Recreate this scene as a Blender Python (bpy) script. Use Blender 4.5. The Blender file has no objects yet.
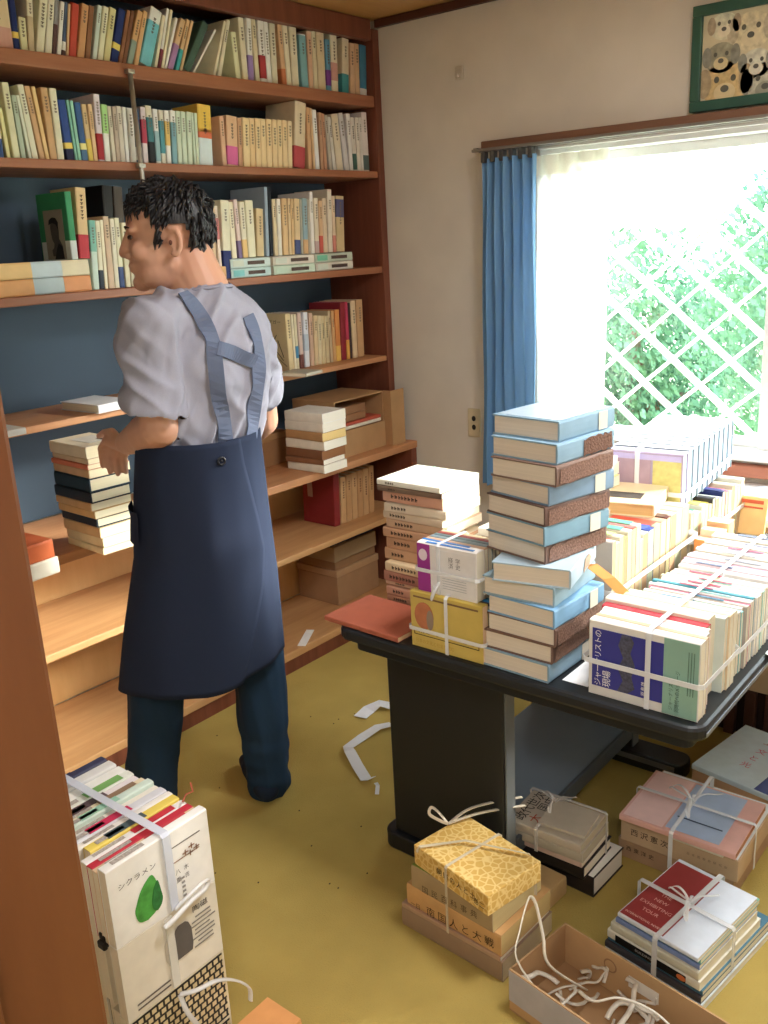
import bpy, bmesh, math, random
from mathutils import Matrix, Vector, noise
from mathutils.bvhtree import BVHTree
random.seed(7)
scene = bpy.context.scene
COL = scene.collection
R_ = math.radians
# ------------------------------------------------------------------ camera calibration (from vanishing points)
FPX = 916.8386
CAM_H = 1.55
AX = Vector((0.625, 0.251, -0.739)); AY = Vector((-0.779, 0.139, -0.612)); AZ = Vector((-0.05, 0.958, 0.282))
def _calib():
    c = (384.0, 512.0)
    va = Vector((1160 - c[0], -(201 - c[1]), -FPX)).normalized()
    vb = Vector((-783 - c[0], -(303 - c[1]), -FPX)).normalized()
    vz = va.cross(vb).normalized()
    return va, vb, vz
AX, AY, AZ = _calib()
ROT = Matrix((AX, AY, AZ))           # camera vector -> world vector
EYE = Vector((0, 0, CAM_H))
def ray(px, py): return ROT @ Vector((px - 384.0, -(py - 512.0), -FPX))
def onx(px, py, x): r = ray(px, py); return EYE + r * (x / r.x)
def ony(px, py, y): r = ray(px, py); return EYE + r * (y / r.y)
def onz(px, py, z): r = ray(px, py); return EYE + r * ((z - CAM_H) / r.z)
VD = Vector((0.616, 0.788, 0))       # horizontal viewing direction towards the person
def P(px, py, d): r = ray(px, py); return EYE + r * (d / (r.x * VD.x + r.y * VD.y))

# ------------------------------------------------------------------ materials
def lin(c):
    out = []
    for v in c:
        v = v / 255.0
        out.append(v / 12.92 if v <= 0.04045 else ((v + 0.055) / 1.055) ** 2.4)
    return out
_mats = {}
def mat(c, rough=0.6, spec=0.3, var=0.06, scale=30.0, metal=0.0, bump=0.0, key=''):
    k = (tuple(c), rough, spec, var, scale, metal, bump, key)
    if k in _mats: return _mats[k]
    m = bpy.data.materials.new('material'); m.use_nodes = True
    nt = m.node_tree; b = nt.nodes['Principled BSDF']
    l = lin(c); g_ = .21 * l[0] + .72 * l[1] + .07 * l[2]; l = [v * .86 + g_ * .14 for v in l]
    b.inputs['Roughness'].default_value = rough
    b.inputs['Specular IOR Level'].default_value = spec
    b.inputs['Metallic'].default_value = metal
    tc = nt.nodes.new('ShaderNodeTexCoord')
    n = nt.nodes.new('ShaderNodeTexNoise'); n.inputs['Scale'].default_value = scale; n.inputs['Detail'].default_value = 3
    nt.links.new(tc.outputs['Object'], n.inputs['Vector'])
    r = nt.nodes.new('ShaderNodeMix'); r.data_type = 'RGBA'
    r.inputs[6].default_value = [max(0, v * (1 - var * 2)) for v in l] + [1]
    r.inputs[7].default_value = [min(1, v * (1 + var * 2)) for v in l] + [1]
    nt.links.new(n.outputs['Fac'], r.inputs[0]); nt.links.new(r.outputs[2], b.inputs['Base Color'])
    if bump:
        bp = nt.nodes.new('ShaderNodeBump'); bp.inputs['Strength'].default_value = bump; bp.inputs['Distance'].default_value = 0.01
        nt.links.new(n.outputs['Fac'], bp.inputs['Height']); nt.links.new(bp.outputs['Normal'], b.inputs['Normal'])
    _mats[k] = m
    return m
def wood(c, c2, axis='X', scale=9.0, rough=0.5, spec=0.35):
    k = ('wood', tuple(c), tuple(c2), axis, scale, rough)
    if k in _mats: return _mats[k]
    m = bpy.data.materials.new('wood'); m.use_nodes = True
    nt = m.node_tree; b = nt.nodes['Principled BSDF']; b.inputs['Roughness'].default_value = rough
    b.inputs['Specular IOR Level'].default_value = spec
    tc = nt.nodes.new('ShaderNodeTexCoord'); mp = nt.nodes.new('ShaderNodeMapping')
    s = {'X': (0.6, scale, scale), 'Y': (scale, 0.6, scale), 'Z': (scale, scale, 0.6)}[axis]
    mp.inputs['Scale'].default_value = s
    n = nt.nodes.new('ShaderNodeTexNoise'); n.inputs['Scale'].default_value = 3.0; n.inputs['Detail'].default_value = 6; n.inputs['Roughness'].default_value = .65
    cr = nt.nodes.new('ShaderNodeValToRGB'); cr.color_ramp.elements[0].position = .32; cr.color_ramp.elements[1].position = .68
    cr.color_ramp.elements[0].color = lin(c2) + [1]; cr.color_ramp.elements[1].color = lin(c) + [1]
    nt.links.new(tc.outputs['Object'], mp.inputs[0]); nt.links.new(mp.outputs[0], n.inputs['Vector'])
    nt.links.new(n.outputs['Fac'], cr.inputs[0]); nt.links.new(cr.outputs[0], b.inputs['Base Color'])
    _mats[k] = m
    return m
def page_mat(c):
    k = ('page', tuple(c))
    if k in _mats: return _mats[k]
    m = bpy.data.materials.new('paper_edges'); m.use_nodes = True
    nt = m.node_tree; b = nt.nodes['Principled BSDF']; b.inputs['Roughness'].default_value = .85; b.inputs['Specular IOR Level'].default_value = .1
    tc = nt.nodes.new('ShaderNodeTexCoord'); mp = nt.nodes.new('ShaderNodeMapping'); mp.inputs['Scale'].default_value = (700, 4, 4)
    n = nt.nodes.new('ShaderNodeTexNoise'); n.inputs['Scale'].default_value = 1.0; n.inputs['Detail'].default_value = 2
    mx = nt.nodes.new('ShaderNodeMix'); mx.data_type = 'RGBA'; l = lin(c)
    mx.inputs[6].default_value = [v * .82 for v in l] + [1]; mx.inputs[7].default_value = [min(1, v * 1.08) for v in l] + [1]
    nt.links.new(tc.outputs['Object'], mp.inputs[0]); nt.links.new(mp.outputs[0], n.inputs['Vector'])
    nt.links.new(n.outputs['Fac'], mx.inputs[0]); nt.links.new(mx.outputs[2], b.inputs['Base Color'])
    _mats[k] = m
    return m
def plastic(alpha=0.5, c=(240, 245, 250)):
    k = ('plastic', alpha, tuple(c))
    if k in _mats: return _mats[k]
    m = bpy.data.materials.new('thin_plastic'); m.use_nodes = True; nt = m.node_tree; b = nt.nodes['Principled BSDF']
    b.inputs['Base Color'].default_value = lin(c) + [1]; b.inputs['Roughness'].default_value = .3; b.inputs['Alpha'].default_value = alpha
    n = nt.nodes.new('ShaderNodeTexNoise'); n.inputs['Scale'].default_value = 60
    bp = nt.nodes.new('ShaderNodeBump'); bp.inputs['Strength'].default_value = .2
    nt.links.new(n.outputs['Fac'], bp.inputs['Height']); nt.links.new(bp.outputs['Normal'], b.inputs['Normal'])
    _mats[k] = m
    return m

# ------------------------------------------------------------------ mesh building
def crom(p, n=5):
    out = []
    for i in range(len(p) - 1):
        a, b, c, d = p[max(i - 1, 0)], p[i], p[i + 1], p[min(i + 2, len(p) - 1)]
        for s in range(n):
            t = s / n
            out.append(.5 * ((2 * b) + (c - a) * t + (2 * a - 5 * b + 4 * c - d) * t * t + (3 * b - a - 3 * c + d) * t * t * t))
    return out + [p[-1]]
class MB:
    def __init__(s): s.v = []; s.f = []
    def add(s, vs, fs):
        o = len(s.v); s.v += [Vector(v) for v in vs]; s.f += [tuple(i + o for i in f) for f in fs]; return s
    def box(s, x0, x1, y0, y1, z0, z1, M=None):
        vs = [Vector((x, y, z)) for x in (x0, x1) for y in (y0, y1) for z in (z0, z1)]
        if M: vs = [M @ v for v in vs]
        return s.add(vs, [(0, 1, 3, 2), (4, 6, 7, 5), (0, 4, 5, 1), (2, 3, 7, 6), (0, 2, 6, 4), (1, 5, 7, 3)])
    def rbox(s, x0, x1, y0, y1, z0, z1, r=.004, M=None):
        # box with chamfered edges
        bm = bmesh.new(); bmesh.ops.create_cube(bm, size=1.0)
        for v in bm.verts: v.co = Vector(((x0 + x1) / 2 + v.co.x * (x1 - x0), (y0 + y1) / 2 + v.co.y * (y1 - y0), (z0 + z1) / 2 + v.co.z * (z1 - z0)))
        bmesh.ops.bevel(bm, geom=bm.edges[:], offset=r, segments=2, affect='EDGES', profile=.5)
        bm.verts.index_update()
        vs = [(M @ v.co if M else v.co.copy()) for v in bm.verts]; fs = [[v.index for v in f.verts] for f in bm.faces]; bm.free()
        return s.add(vs, fs)
    def prism(s, pts, z0, z1, M=None):
        n = len(pts); vs = [Vector((p[0], p[1], z0)) for p in pts] + [Vector((p[0], p[1], z1)) for p in pts]
        if M: vs = [M @ v for v in vs]
        return s.add(vs, [tuple(range(n))[::-1], tuple(range(n, 2 * n))] + [(i, (i + 1) % n, n + (i + 1) % n, n + i) for i in range(n)])
    def loft(s, rings, closed=True, caps=True):
        n = len(rings[0]); o = []
        vs = [v for r in rings for v in r]; fs = []
        for k in range(len(rings) - 1):
            for i in range(n if closed else n - 1):
                j = (i + 1) % n; fs.append((k * n + i, k * n + j, (k + 1) * n + j, (k + 1) * n + i))
        if caps and closed:
            fs.append(tuple(range(n))[::-1]); fs.append(tuple(range((len(rings) - 1) * n, len(rings) * n)))
        return s.add(vs, fs)
    def tube(s, pts, rad, n=8, flat=1.0):
        pts = [Vector(p) for p in pts]
        if flat < 1 and len(pts) >= 4 and not isinstance(rad, (list, tuple)): pts = crom(pts)
        rads = rad if isinstance(rad, (list, tuple)) else [rad] * len(pts)
        rings = []; up = None
        for i, p in enumerate(pts):
            t = (pts[min(i + 1, len(pts) - 1)] - pts[max(i - 1, 0)]).normalized()
            if up is None:
                up = t.orthogonal().normalized()
                if abs(t.z) < .9: up = (Vector((0, 0, 1)) - t * t.z).normalized()
            up = (up - t * up.dot(t)).normalized(); sd = t.cross(up)
            rings.append([p + (up * math.cos(a) * flat + sd * math.sin(a)) * rads[i] for a in [2 * math.pi * k / n for k in range(n)]])
        return s.loft(rings)
    def ell(s, c, r, M=None, n=16, m=10):
        c = Vector(c); rings = []
        for i in range(1, m):
            th = math.pi * i / m
            rings.append([Vector((math.sin(th) * math.cos(a) * r[0], math.sin(th) * math.sin(a) * r[1], -math.cos(th) * r[2])) for a in [2 * math.pi * k / n for k in range(n)]])
        vs = [v for q in rings for v in q] + [Vector((0, 0, -r[2])), Vector((0, 0, r[2]))]
        fs = []
        for k in range(m - 2):
            for i in range(n):
                j = (i + 1) % n; fs.append((k * n + i, k * n + j, (k + 1) * n + j, (k + 1) * n + i))
        b = (m - 1) * n
        for i in range(n):
            fs.append(((i + 1) % n, i, b)); fs.append(((m - 2) * n + i, (m - 2) * n + (i + 1) % n, b + 1))
        if M: vs = [M @ (v + c) for v in vs]
        else: vs = [v + c for v in vs]
        return s.add(vs, fs)
    def cone(s, p, q, r0, r1, n=14, M=None, flat=1.0, fdir=None):
        # rounded cone; flat squeezes it along fdir
        p = Vector(p); q = Vector(q); t = (q - p).normalized(); u = t.orthogonal().normalized()
        if fdir is not None:
            u = Vector(fdir); u = (u - t * u.dot(t)).normalized()
        w = t.cross(u); rings = []
        steps = [(-math.cos(a), math.sin(a), 0) for a in (math.pi * .08, math.pi * .2, math.pi * .34)] + [(0, 1, 0), (0, 1, 1)] + [(math.cos(a), math.sin(a), 1) for a in (math.pi * .34, math.pi * .2, math.pi * .08)]
        for d, k, e in steps:
            r = r1 if e else r0; c = (q if e else p) + t * d * r
            rings.append([c + (u * math.cos(a) * flat + w * math.sin(a)) * r * k for a in [2 * math.pi * i / n for i in range(n)]])
        if M: rings = [[M @ v for v in g] for g in rings]
        return s.loft(rings)
    def ribbon(s, pts, nrm, width, th=.0012):
        # flat band along pts; nrm = list of outward normals
        pts = [Vector(p) for p in pts]; rings = []
        for i, p in enumerate(pts):
            t = (pts[min(i + 1, len(pts) - 1)] - pts[max(i - 1, 0)]).normalized()
            n = Vector(nrm[i]); n = (n - t * n.dot(t))
            if n.length < 1e-6: n = t.orthogonal()
            n.normalize(); w = t.cross(n) * (width / 2)
            rings.append([p - w, p + w, p + w + n * th, p - w + n * th])
        return s.loft(rings)
    def mesh(s, name, inv=None, recalc=True):
        me = bpy.data.meshes.new(name)
        me.from_pydata([(inv @ v if inv else v) for v in s.v], [], s.f)
        if recalc:
            bm = bmesh.new(); bm.from_mesh(me); bmesh.ops.recalc_face_normals(bm, faces=bm.faces[:]); bm.to_mesh(me); bm.free()
        return me
def build(name, mb, m, parent=None, M=None, world=True, smooth=False, bevel=0):
    """mb in world space unless world=False (then in the object's own space, placed by M)."""
    top = parent
    inv = None
    if M is not None and world: inv = M.inverted()
    if parent is not None and M is None and world:
        W = Matrix.Identity(4); q = parent
        chain = []
        while q is not None: chain.append(q); q = q.parent
        for q in reversed(chain): W = W @ q.matrix_basis
        inv = W.inverted()
    me = mb.mesh(name, inv) if isinstance(mb, MB) else mb
    if m is not None: me.materials.append(m)
    if smooth:
        for p in me.polygons: p.use_smooth = True
    o = bpy.data.objects.new(name, me); COL.objects.link(o)
    if parent is not None: o.parent = parent
    if M is not None: o.matrix_basis = M
    if bevel:
        b = o.modifiers.new('edge', 'BEVEL'); b.width = bevel; b.segments = 2; b.limit_method = 'ANGLE'
    return o
def tag(o, label, cat, group=None, kind=None):
    o['label'] = label; o['category'] = cat
    if group: o['group'] = group
    if kind: o['kind'] = kind
    return o
def struct(name, mb, m, **k):
    o = build(name, mb, m, **k); o['kind'] = 'structure'; return o
def empty(name, loc, yaw=0):
    o = bpy.data.objects.new(name, None); COL.objects.link(o)
    o.matrix_basis = Matrix.Translation(loc) @ Matrix.Rotation(yaw, 4, 'Z'); o.empty_display_size = .05
    return o
def T3(x, y, z): return Matrix.Translation((x, y, z))
def RZ(a): return Matrix.Rotation(a, 4, 'Z')

# ------------------------------------------------------------------ writing
_txt = {}
def text_mesh(s):
    if s in _txt: return _txt[s]
    cu = bpy.data.curves.new('writing', 'FONT'); cu.body = s; cu.size = 1.0; cu.resolution_u = 3; cu.align_x = 'CENTER'; cu.align_y = 'CENTER'; cu.fill_mode = 'FRONT'
    o = bpy.data.objects.new('writing', cu); COL.objects.link(o)
    bpy.context.view_layer.update()
    dg = bpy.context.evaluated_depsgraph_get(); me = o.evaluated_get(dg).to_mesh()
    vs = [v.co.copy() for v in me.vertices]; fs = [tuple(p.vertices) for p in me.polygons]
    o.evaluated_get(dg).to_mesh_clear(); bpy.data.objects.remove(o); bpy.data.curves.remove(cu)
    _txt[s] = (vs, fs); return _txt[s]
def writing(parent, s, c, right, up, size, m, off=.0012, name='title', width=None):
    vs, fs = text_mesh(s); right = Vector(right).normalized(); up = Vector(up).normalized(); n = right.cross(up).normalized()
    if not vs: return None
    x0 = min(v.x for v in vs); x1 = max(v.x for v in vs); sx = size
    if width: sx = width / max(1e-6, x1 - x0)
    mb = MB(); mb.add([Vector(c) + right * v.x * sx + up * v.y * size + n * off for v in vs], fs)
    me = mb
    o = build(name, mb, m, parent)
    return o
def patch(parent, c, right, up, w, h, m, name, off=.0006, th=.0006, shape=None):
    """thin printed piece lying on a face: c is its centre"""
    right = Vector(right).normalized(); up = Vector(up).normalized(); n = right.cross(up)
    c = Vector(c); pts = shape or [(-.5, -.5), (.5, -.5), (.5, .5), (-.5, .5)]
    k = len(pts); vs = [c + right * p[0] * w + up * p[1] * h + n * off for p in pts] + [c + right * p[0] * w + up * p[1] * h + n * (off + th) for p in pts]
    mb = MB(); mb.add(vs, [tuple(range(k))[::-1], tuple(range(k, 2 * k))] + [(i, (i + 1) % k, k + (i + 1) % k, k + i) for i in range(k)])
    return build(name, mb, m, parent)
CIRCLE = [(.5 * math.cos(a), .5 * math.sin(a)) for a in [2 * math.pi * k / 24 for k in range(24)]]

# ------------------------------------------------------------------ words
_ones = ['', 'first', 'second', 'third', 'fourth', 'fifth', 'sixth', 'seventh', 'eighth', 'ninth', 'tenth', 'eleventh', 'twelfth', 'thirteenth', 'fourteenth', 'fifteenth', 'sixteenth', 'seventeenth', 'eighteenth', 'nineteenth']
_tens = {2: ('twenty', 'twentieth'), 3: ('thirty', 'thirtieth'), 4: ('forty', 'fortieth'), 5: ('fifty', 'fiftieth'), 6: ('sixty', 'sixtieth')}
def nth(n):
    if n < 20: return _ones[n]
    t, u = divmod(n, 10)
    return _tens[t][1] if u == 0 else _tens[t][0] + '-' + _ones[u]
_pal = [('white', (240, 240, 238)), ('cream', (232, 222, 185)), ('tan', (215, 172, 115)), ('brown', (125, 80, 50)), ('dark brown', (60, 38, 28)), ('red', (200, 50, 45)), ('dark red', (110, 25, 30)),
        ('navy', (30, 45, 110)), ('blue', (70, 120, 180)), ('teal', (60, 140, 140)), ('pale green', (200, 222, 195)), ('mint', (120, 200, 175)), ('grey', (150, 150, 150)), ('pale grey', (200, 200, 200)),
        ('dark green', (50, 85, 70)), ('green', (30, 150, 80)), ('pink', (225, 150, 165)), ('yellow', (235, 205, 60)), ('orange', (220, 110, 50)), ('black', (25, 25, 28)), ('cyan', (110, 205, 220)), ('lilac', (190, 180, 215)), ('purple', (120, 50, 130))]
def cname(c):
    return min(_pal, key=lambda p: sum((a - b) ** 2 for a, b in zip(p[1], c)))[0]

# ------------------------------------------------------------------ books
PAGE = (230, 221, 200)
def M_stand(x, y, z, yaw=0, lean=0): return T3(x, y, z) @ RZ(yaw) @ Matrix.Rotation(lean, 4, 'Y')
def M_flat(cx, cy, zb, yaw, T, H):
    Rm = RZ(yaw) @ Matrix.Rotation(-math.pi / 2, 4, 'Y'); ex = RZ(yaw) @ Vector((1, 0, 0))
    return T3(cx + ex.x * H / 2, cy + ex.y * H / 2, zb + T / 2) @ Rm
def M_up(cx, cy, zb, yaw, W, H, lean=0):
    Rm = RZ(yaw) @ Matrix.Rotation(lean, 4, 'Y') @ Matrix.Rotation(-math.pi / 2, 4, 'X'); ey = RZ(yaw) @ Vector((0, 1, 0))
    return T3(cx - ey.x * H / 2, cy - ey.y * H / 2, zb + W / 2) @ Rm
def _prof(T, W, t, bulge):
    hx = T / 2; sp = []
    k = 5
    for i in range(k + 1):
        a = math.pi * (i / k); sp.append((-hx * math.cos(a), -W / 2 - bulge * math.sin(a) + (0 if 0 < i < k else min(.001, T * .1))))
    inner = [(hx - t, W / 2), (hx - t, -W / 2 + t), (-hx + t, -W / 2 + t), (-hx + t, W / 2)]
    return [(-hx, W / 2)] + sp + [(hx, W / 2)] + inner
def book(name, label, cat, group, T, W, H, cover, M, pages=PAGE, hard=False, band=None, top=None, marks=None, rough=.5, bulge=None):
    t = min(.0028 if hard else .0011, T * .2); e = .003 if hard else .0006
    if bulge is None: bulge = min(.0015, T * .08)
    mb = MB(); pr = _prof(T, W, t, bulge)
    n = len(pr); mb_v = [Vector((p[0], p[1], 0)) for p in pr] + [Vector((p[0], p[1], H)) for p in pr]
    fs = [(i, (i + 1) % n, n + (i + 1) % n, n + i) for i in range(n)]
    # end caps of the U profile as quads: left board, spine, right board
    i0 = 0; last = n - 1                     # inner order: right outer.. left
    oR = n - 5; iR1, iR2, iL2, iL1 = n - 4, n - 3, n - 2, n - 1
    for b in (0, n):
        q = [(b + 0, b + 1, b + iL2, b + iL1), (b + oR - 1, b + oR, b + iR1, b + iR2)]
        q += [tuple([b + j for j in range(1, oR)] + [b + iR2, b + iL2])]
        fs += q if b else [x[::-1] for x in q]
    mb.add(mb_v, fs)
    o = build(name, mb, mat(cover, rough), None, M, world=False)
    tag(o, label, cat, group)
    pg = MB().box(-T / 2 + t, T / 2 - t, -W / 2 + t, W / 2 - e, e, H - e)
    build('page_block', pg, page_mat(pages), o, world=False)
    for bd, nm in ((band, 'paper_band'), (top, 'cover_panel')):
        if bd:
            for q in (bd if isinstance(bd, list) else [bd]):
                z0, z1, c = q
                b = MB(); pr2 = [(p[0] + (.0004 if p[0] > 0 else -.0004), p[1] - .0005) for p in pr[:n - 4]]
                inn = [(T / 2, W / 2), (T / 2, -W / 2), (-T / 2, -W / 2), (-T / 2, W / 2)]
                pr2[0] = (-T / 2 - .0004, W / 2 - .004); pr2[-1] = (T / 2 + .0004, W / 2 - .004)
                kk = len(pr2)
                vs = [Vector((p[0], p[1], z0 * H)) for p in pr2] + [Vector((p[0], p[1], z1 * H)) for p in pr2]
                b.add(vs, [(i, i + 1, kk + i + 1, kk + i) for i in range(kk - 1)])
                build(nm, b, mat(c, .55), o, world=False)
    if marks:
        rnd = random.Random(hash((round(T, 4), round(H, 4), round(M.translation.x, 3))) & 0xffff)
        b = MB(); z = H * rnd.uniform(.82, .9); w = min(T * .36, .009); y = -W / 2 - bulge - .0007
        for k in range(rnd.randint(4, 8)):
            h = w * rnd.uniform(.7, 1.0)
            b.box(-w / 2, w / 2, y, y + .0006, z - h * .35, z); b.box(-w * .12, w * .2, y, y + .0006, z - h * .9, z - h * .2)
            b.box(-w / 2, w * rnd.uniform(-.2, .5), y, y + .0006, z - h * .75, z - h * .6)
            z -= h * 1.35
            if z < H * .42: break
        build('spine_title', b, mat(marks, .6), o, world=False)
    return o
W_ = (240, 238, 228); CR = (236, 226, 190); CR2 = (226, 212, 168); TN = (222, 182, 128); TN2 = (205, 160, 108); BR = (140, 92, 58); DB = (62, 40, 28); NV = (28, 48, 110); BL = (70, 122, 178)
TE = (70, 150, 155); MI = (150, 205, 180); PG = (208, 224, 196); GY = (160, 158, 155); RD = (198, 44, 48); DR = (120, 28, 36); PK = (228, 150, 165); YE = (238, 208, 70); OR = (220, 120, 60); BK = (26, 26, 30); CY = (110, 200, 215); GN = (70, 100, 84); LI = (190, 180, 215)
DK = (60, 50, 42)
HMAX = {2.0905: .224, 1.8175: .226, .4565: .245}
def shelf_row(rowname, z, ysp, entries, base, depth=.7, zb=None, first=1, cat='book', group=None):
    it = []
    for en in entries:
        bl, br, tl, tp, c = en[:5]; kw = en[5] if len(en) > 5 else {}
        by = kw.get('by', base(bl))
        a = ony(bl, by, ysp); b = ony(br, by, ysp); q = ony(tl, tp, ysp)
        zz = kw.get('z', z)
        dx, dz = q.x - a.x, q.z - zz
        H = min(math.hypot(dx, dz), HMAX.get(zz, .33)); ln = math.atan2(dx, dz)
        it.append(dict(x=(a.x + b.x) / 2, T=max(.005, (b.x - a.x) * math.cos(ln) * .97), H=H, ln=ln, z=zz, c=c, kw=kw))
    def edges(i, h):
        return i['x'] + h * math.tan(i['ln']) - i['T'] / 2 / math.cos(i['ln']), i['x'] + h * math.tan(i['ln']) + i['T'] / 2 / math.cos(i['ln'])
    for rep in range(4):
        for p, q in zip(it, it[1:]):
            h = min(p['H'], q['H']) * .97
            ov = max(edges(p, 0)[1] - edges(q, 0)[0], edges(p, h)[1] - edges(q, h)[0]) + .0004
            if ov > 0:
                s = min(ov, .006) / 2
                if p['T'] > .009: p['T'] -= s; p['x'] -= s / 2
                if q['T'] > .009: q['T'] -= s; q['x'] += s / 2
                ov = max(edges(p, 0)[1] - edges(q, 0)[0], edges(p, h)[1] - edges(q, h)[0])
                if ov > 0: q['ln'] += ov / h * .5; p['ln'] -= ov / h * .5
    n = len(it)
    for k, i in enumerate(it):
        kw = i['kw']; W = kw.get('W', min(.2, max(.1, i['H'] * depth)))
        num = n - k
        lab = kw.get('label') or '%s book, %s from the right end of %s' % (kw.get('cn') or cname(i['c']), nth(num), rowname)
        M = M_stand(i['x'], ysp + W / 2, i['z'] + i['T'] / 2 * abs(math.sin(i['ln'])), 0, i['ln'])
        b = kw.get('band')
        book('book', lab, cat, group or ('books standing on ' + rowname), i['T'], W, i['H'], i['c'], M, band=b, marks=kw.get('m', (112, 98, 80) if i['T'] > .013 and sum(i['c']) > 420 else None), hard=kw.get('hard', False), pages=kw.get('pages', PAGE))
    return it
# light levels
SKY_S = 11.5; SUN_E = 17.0; SUN_A = 11.0; SUN_D = (-1.0, .74, -.47); ROOM_FILL = 23.0; HALL_FILL = 19.0; EXPO = 0.45
# ================================================================== THE ROOM
XW = 3.034; CEIL = 2.36; YU = 2.418; YL = 2.307; YB = 2.72
plaster = mat((214, 206, 192), .9, .1, .05, 6, bump=.15)
carpet = mat((178, 152, 66), .98, .05, .10, 5, bump=.3, key='carpet')
def add_fibres(m):
    nt = m.node_tree; b = nt.nodes['Principled BSDF']
    tc = nt.nodes.new('ShaderNodeTexCoord'); n = nt.nodes.new('ShaderNodeTexNoise'); n.inputs['Scale'].default_value = 260; n.inputs['Detail'].default_value = 4
    bp = nt.nodes.new('ShaderNodeBump'); bp.inputs['Strength'].default_value = .5; bp.inputs['Distance'].default_value = .004
    nt.links.new(tc.outputs['Object'], n.inputs['Vector']); nt.links.new(n.outputs['Fac'], bp.inputs['Height']); nt.links.new(bp.outputs['Normal'], b.inputs['Normal'])
add_fibres(carpet)
struct('floor', MB().box(-1.0, 3.2, -1.0, 2.8, -.06, 0), carpet)
struct('ceiling', MB().box(-1.0, 3.2, -1.0, 2.8, CEIL, CEIL + .06), wood((196, 152, 92), (180, 134, 76), 'X', 5))
# wall with the window: pieces round the opening y -0.35..1.70, z 0.80..1.845
wy0, wy1, wz0, wz1 = -.35, 1.70, .80, 1.845
w = MB()
w.box(XW, 3.2, -1.0, wy0, 0, CEIL); w.box(XW, 3.2, wy1, 2.8, 0, CEIL)
w.box(XW, 3.2, wy0, wy1, 0, wz0); w.box(XW, 3.2, wy0, wy1, wz1, CEIL)
struct('wall_right', w, plaster)
struct('wall_back', MB().box(-1.0, XW, 2.735, 2.8, 0, CEIL), plaster)
struct('wall_left', MB().box(.29, .385, .80, 2.735, 0, CEIL), plaster)
struct('wall_front', MB().box(-1.0, XW, -1.0, -.92, 0, CEIL), plaster)
struct('wall_hall', MB().box(-1.0, -.92, -.92, 2.735, 0, CEIL), plaster)
# doorway post the photographer looks past
jamb = MB().rbox(.255, .4005, .745, .80, 0, CEIL - .002, .006); jamb.rbox(.20, .29, .725, .745, 0, CEIL - .002, .004)
struct('door_1', jamb, wood((116, 70, 38), (102, 58, 30), 'Z', 4, .45))
# picture rail / cornice along window wall
struct('trim_1', MB().rbox(XW - .022, XW, -.9, YU, CEIL - .03, CEIL - .002, .003), wood((84, 48, 34), (66, 36, 26), 'Y'))
struct('baseboard_right', MB().rbox(XW - .012, XW, -.9, YL, 0, .07, .003), wood((92, 58, 40), (78, 46, 32), 'Y'))
# window
alu = mat((232, 232, 230), .35, .5, .02)
win = MB()
win.rbox(XW - .03, XW + .10, wy0, wy1, wz1 - .035, wz1, .003)
win.rbox(XW - .045, XW - .03, wy0, wy1, wz1 - .018, wz1 - .004, .002)
win.rbox(XW - .03, XW + .12, wy0, wy1, wz0, wz0 + .03, .003)
win.rbox(XW, XW + .1, wy0, wy0 + .03, wz0 + .03, wz1 - .035, .003); win.rbox(XW, XW + .1, wy1 - .03, wy1, wz0 + .03, wz1 - .035, .003)
wf = struct('window_1', win, alu)
sash = MB()
for (a, b, x) in ((.885, 1.67, XW + .055), (-.32, .925, XW + .028)):
    sash.rbox(x, x + .022, a, a + .035, wz0 + .03, wz1 - .035, .002); sash.rbox(x, x + .022, b - .035, b, wz0 + .03, wz1 - .035, .002)
    sash.rbox(x, x + .022, a + .035, b - .035, wz0 + .03, wz0 + .062, .002); sash.rbox(x, x + .022, a + .035, b - .035, wz1 - .065, wz1 - .035, .002)
build('sash_frame', sash, alu, wf)
gl = bpy.data.materials.new('window_glass'); gl.use_nodes = True
nt = gl.node_tree; nt.nodes.clear()
out = nt.nodes.new('ShaderNodeOutputMaterial'); tr = nt.nodes.new('ShaderNodeBsdfTransparent'); gs = nt.nodes.new('ShaderNodeBsdfGlossy'); mx = nt.nodes.new('ShaderNodeMixShader')
gs.inputs['Roughness'].default_value = .02; tr.inputs['Color'].default_value = (.97, .99, .985, 1); mx.inputs[0].default_value = .04
nt.links.new(tr.outputs[0], mx.inputs[1]); nt.links.new(gs.outputs[0], mx.inputs[2]); nt.links.new(mx.outputs[0], out.inputs[0])
for (a, b, x) in ((.92, 1.635, XW + .064), (-.285, .89, XW + .037)):
    build('glass_pane', MB().box(x, x + .004, a, b, wz0 + .062, wz1 - .065), gl, wf)
# wooden head board above the curtain rails and brown sill
struct('trim_2', MB().rbox(XW - .05, XW, -.4, 1.93, wz1 + .004, wz1 + .032, .003), wood((134, 98, 78), (116, 82, 64), 'Y'))
struct('trim_3', MB().rbox(XW - .045, XW, -.4, 1.74, wz0 - .05, wz0 - .012, .004), wood((176, 112, 88), (158, 96, 74), 'Y'))
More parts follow.
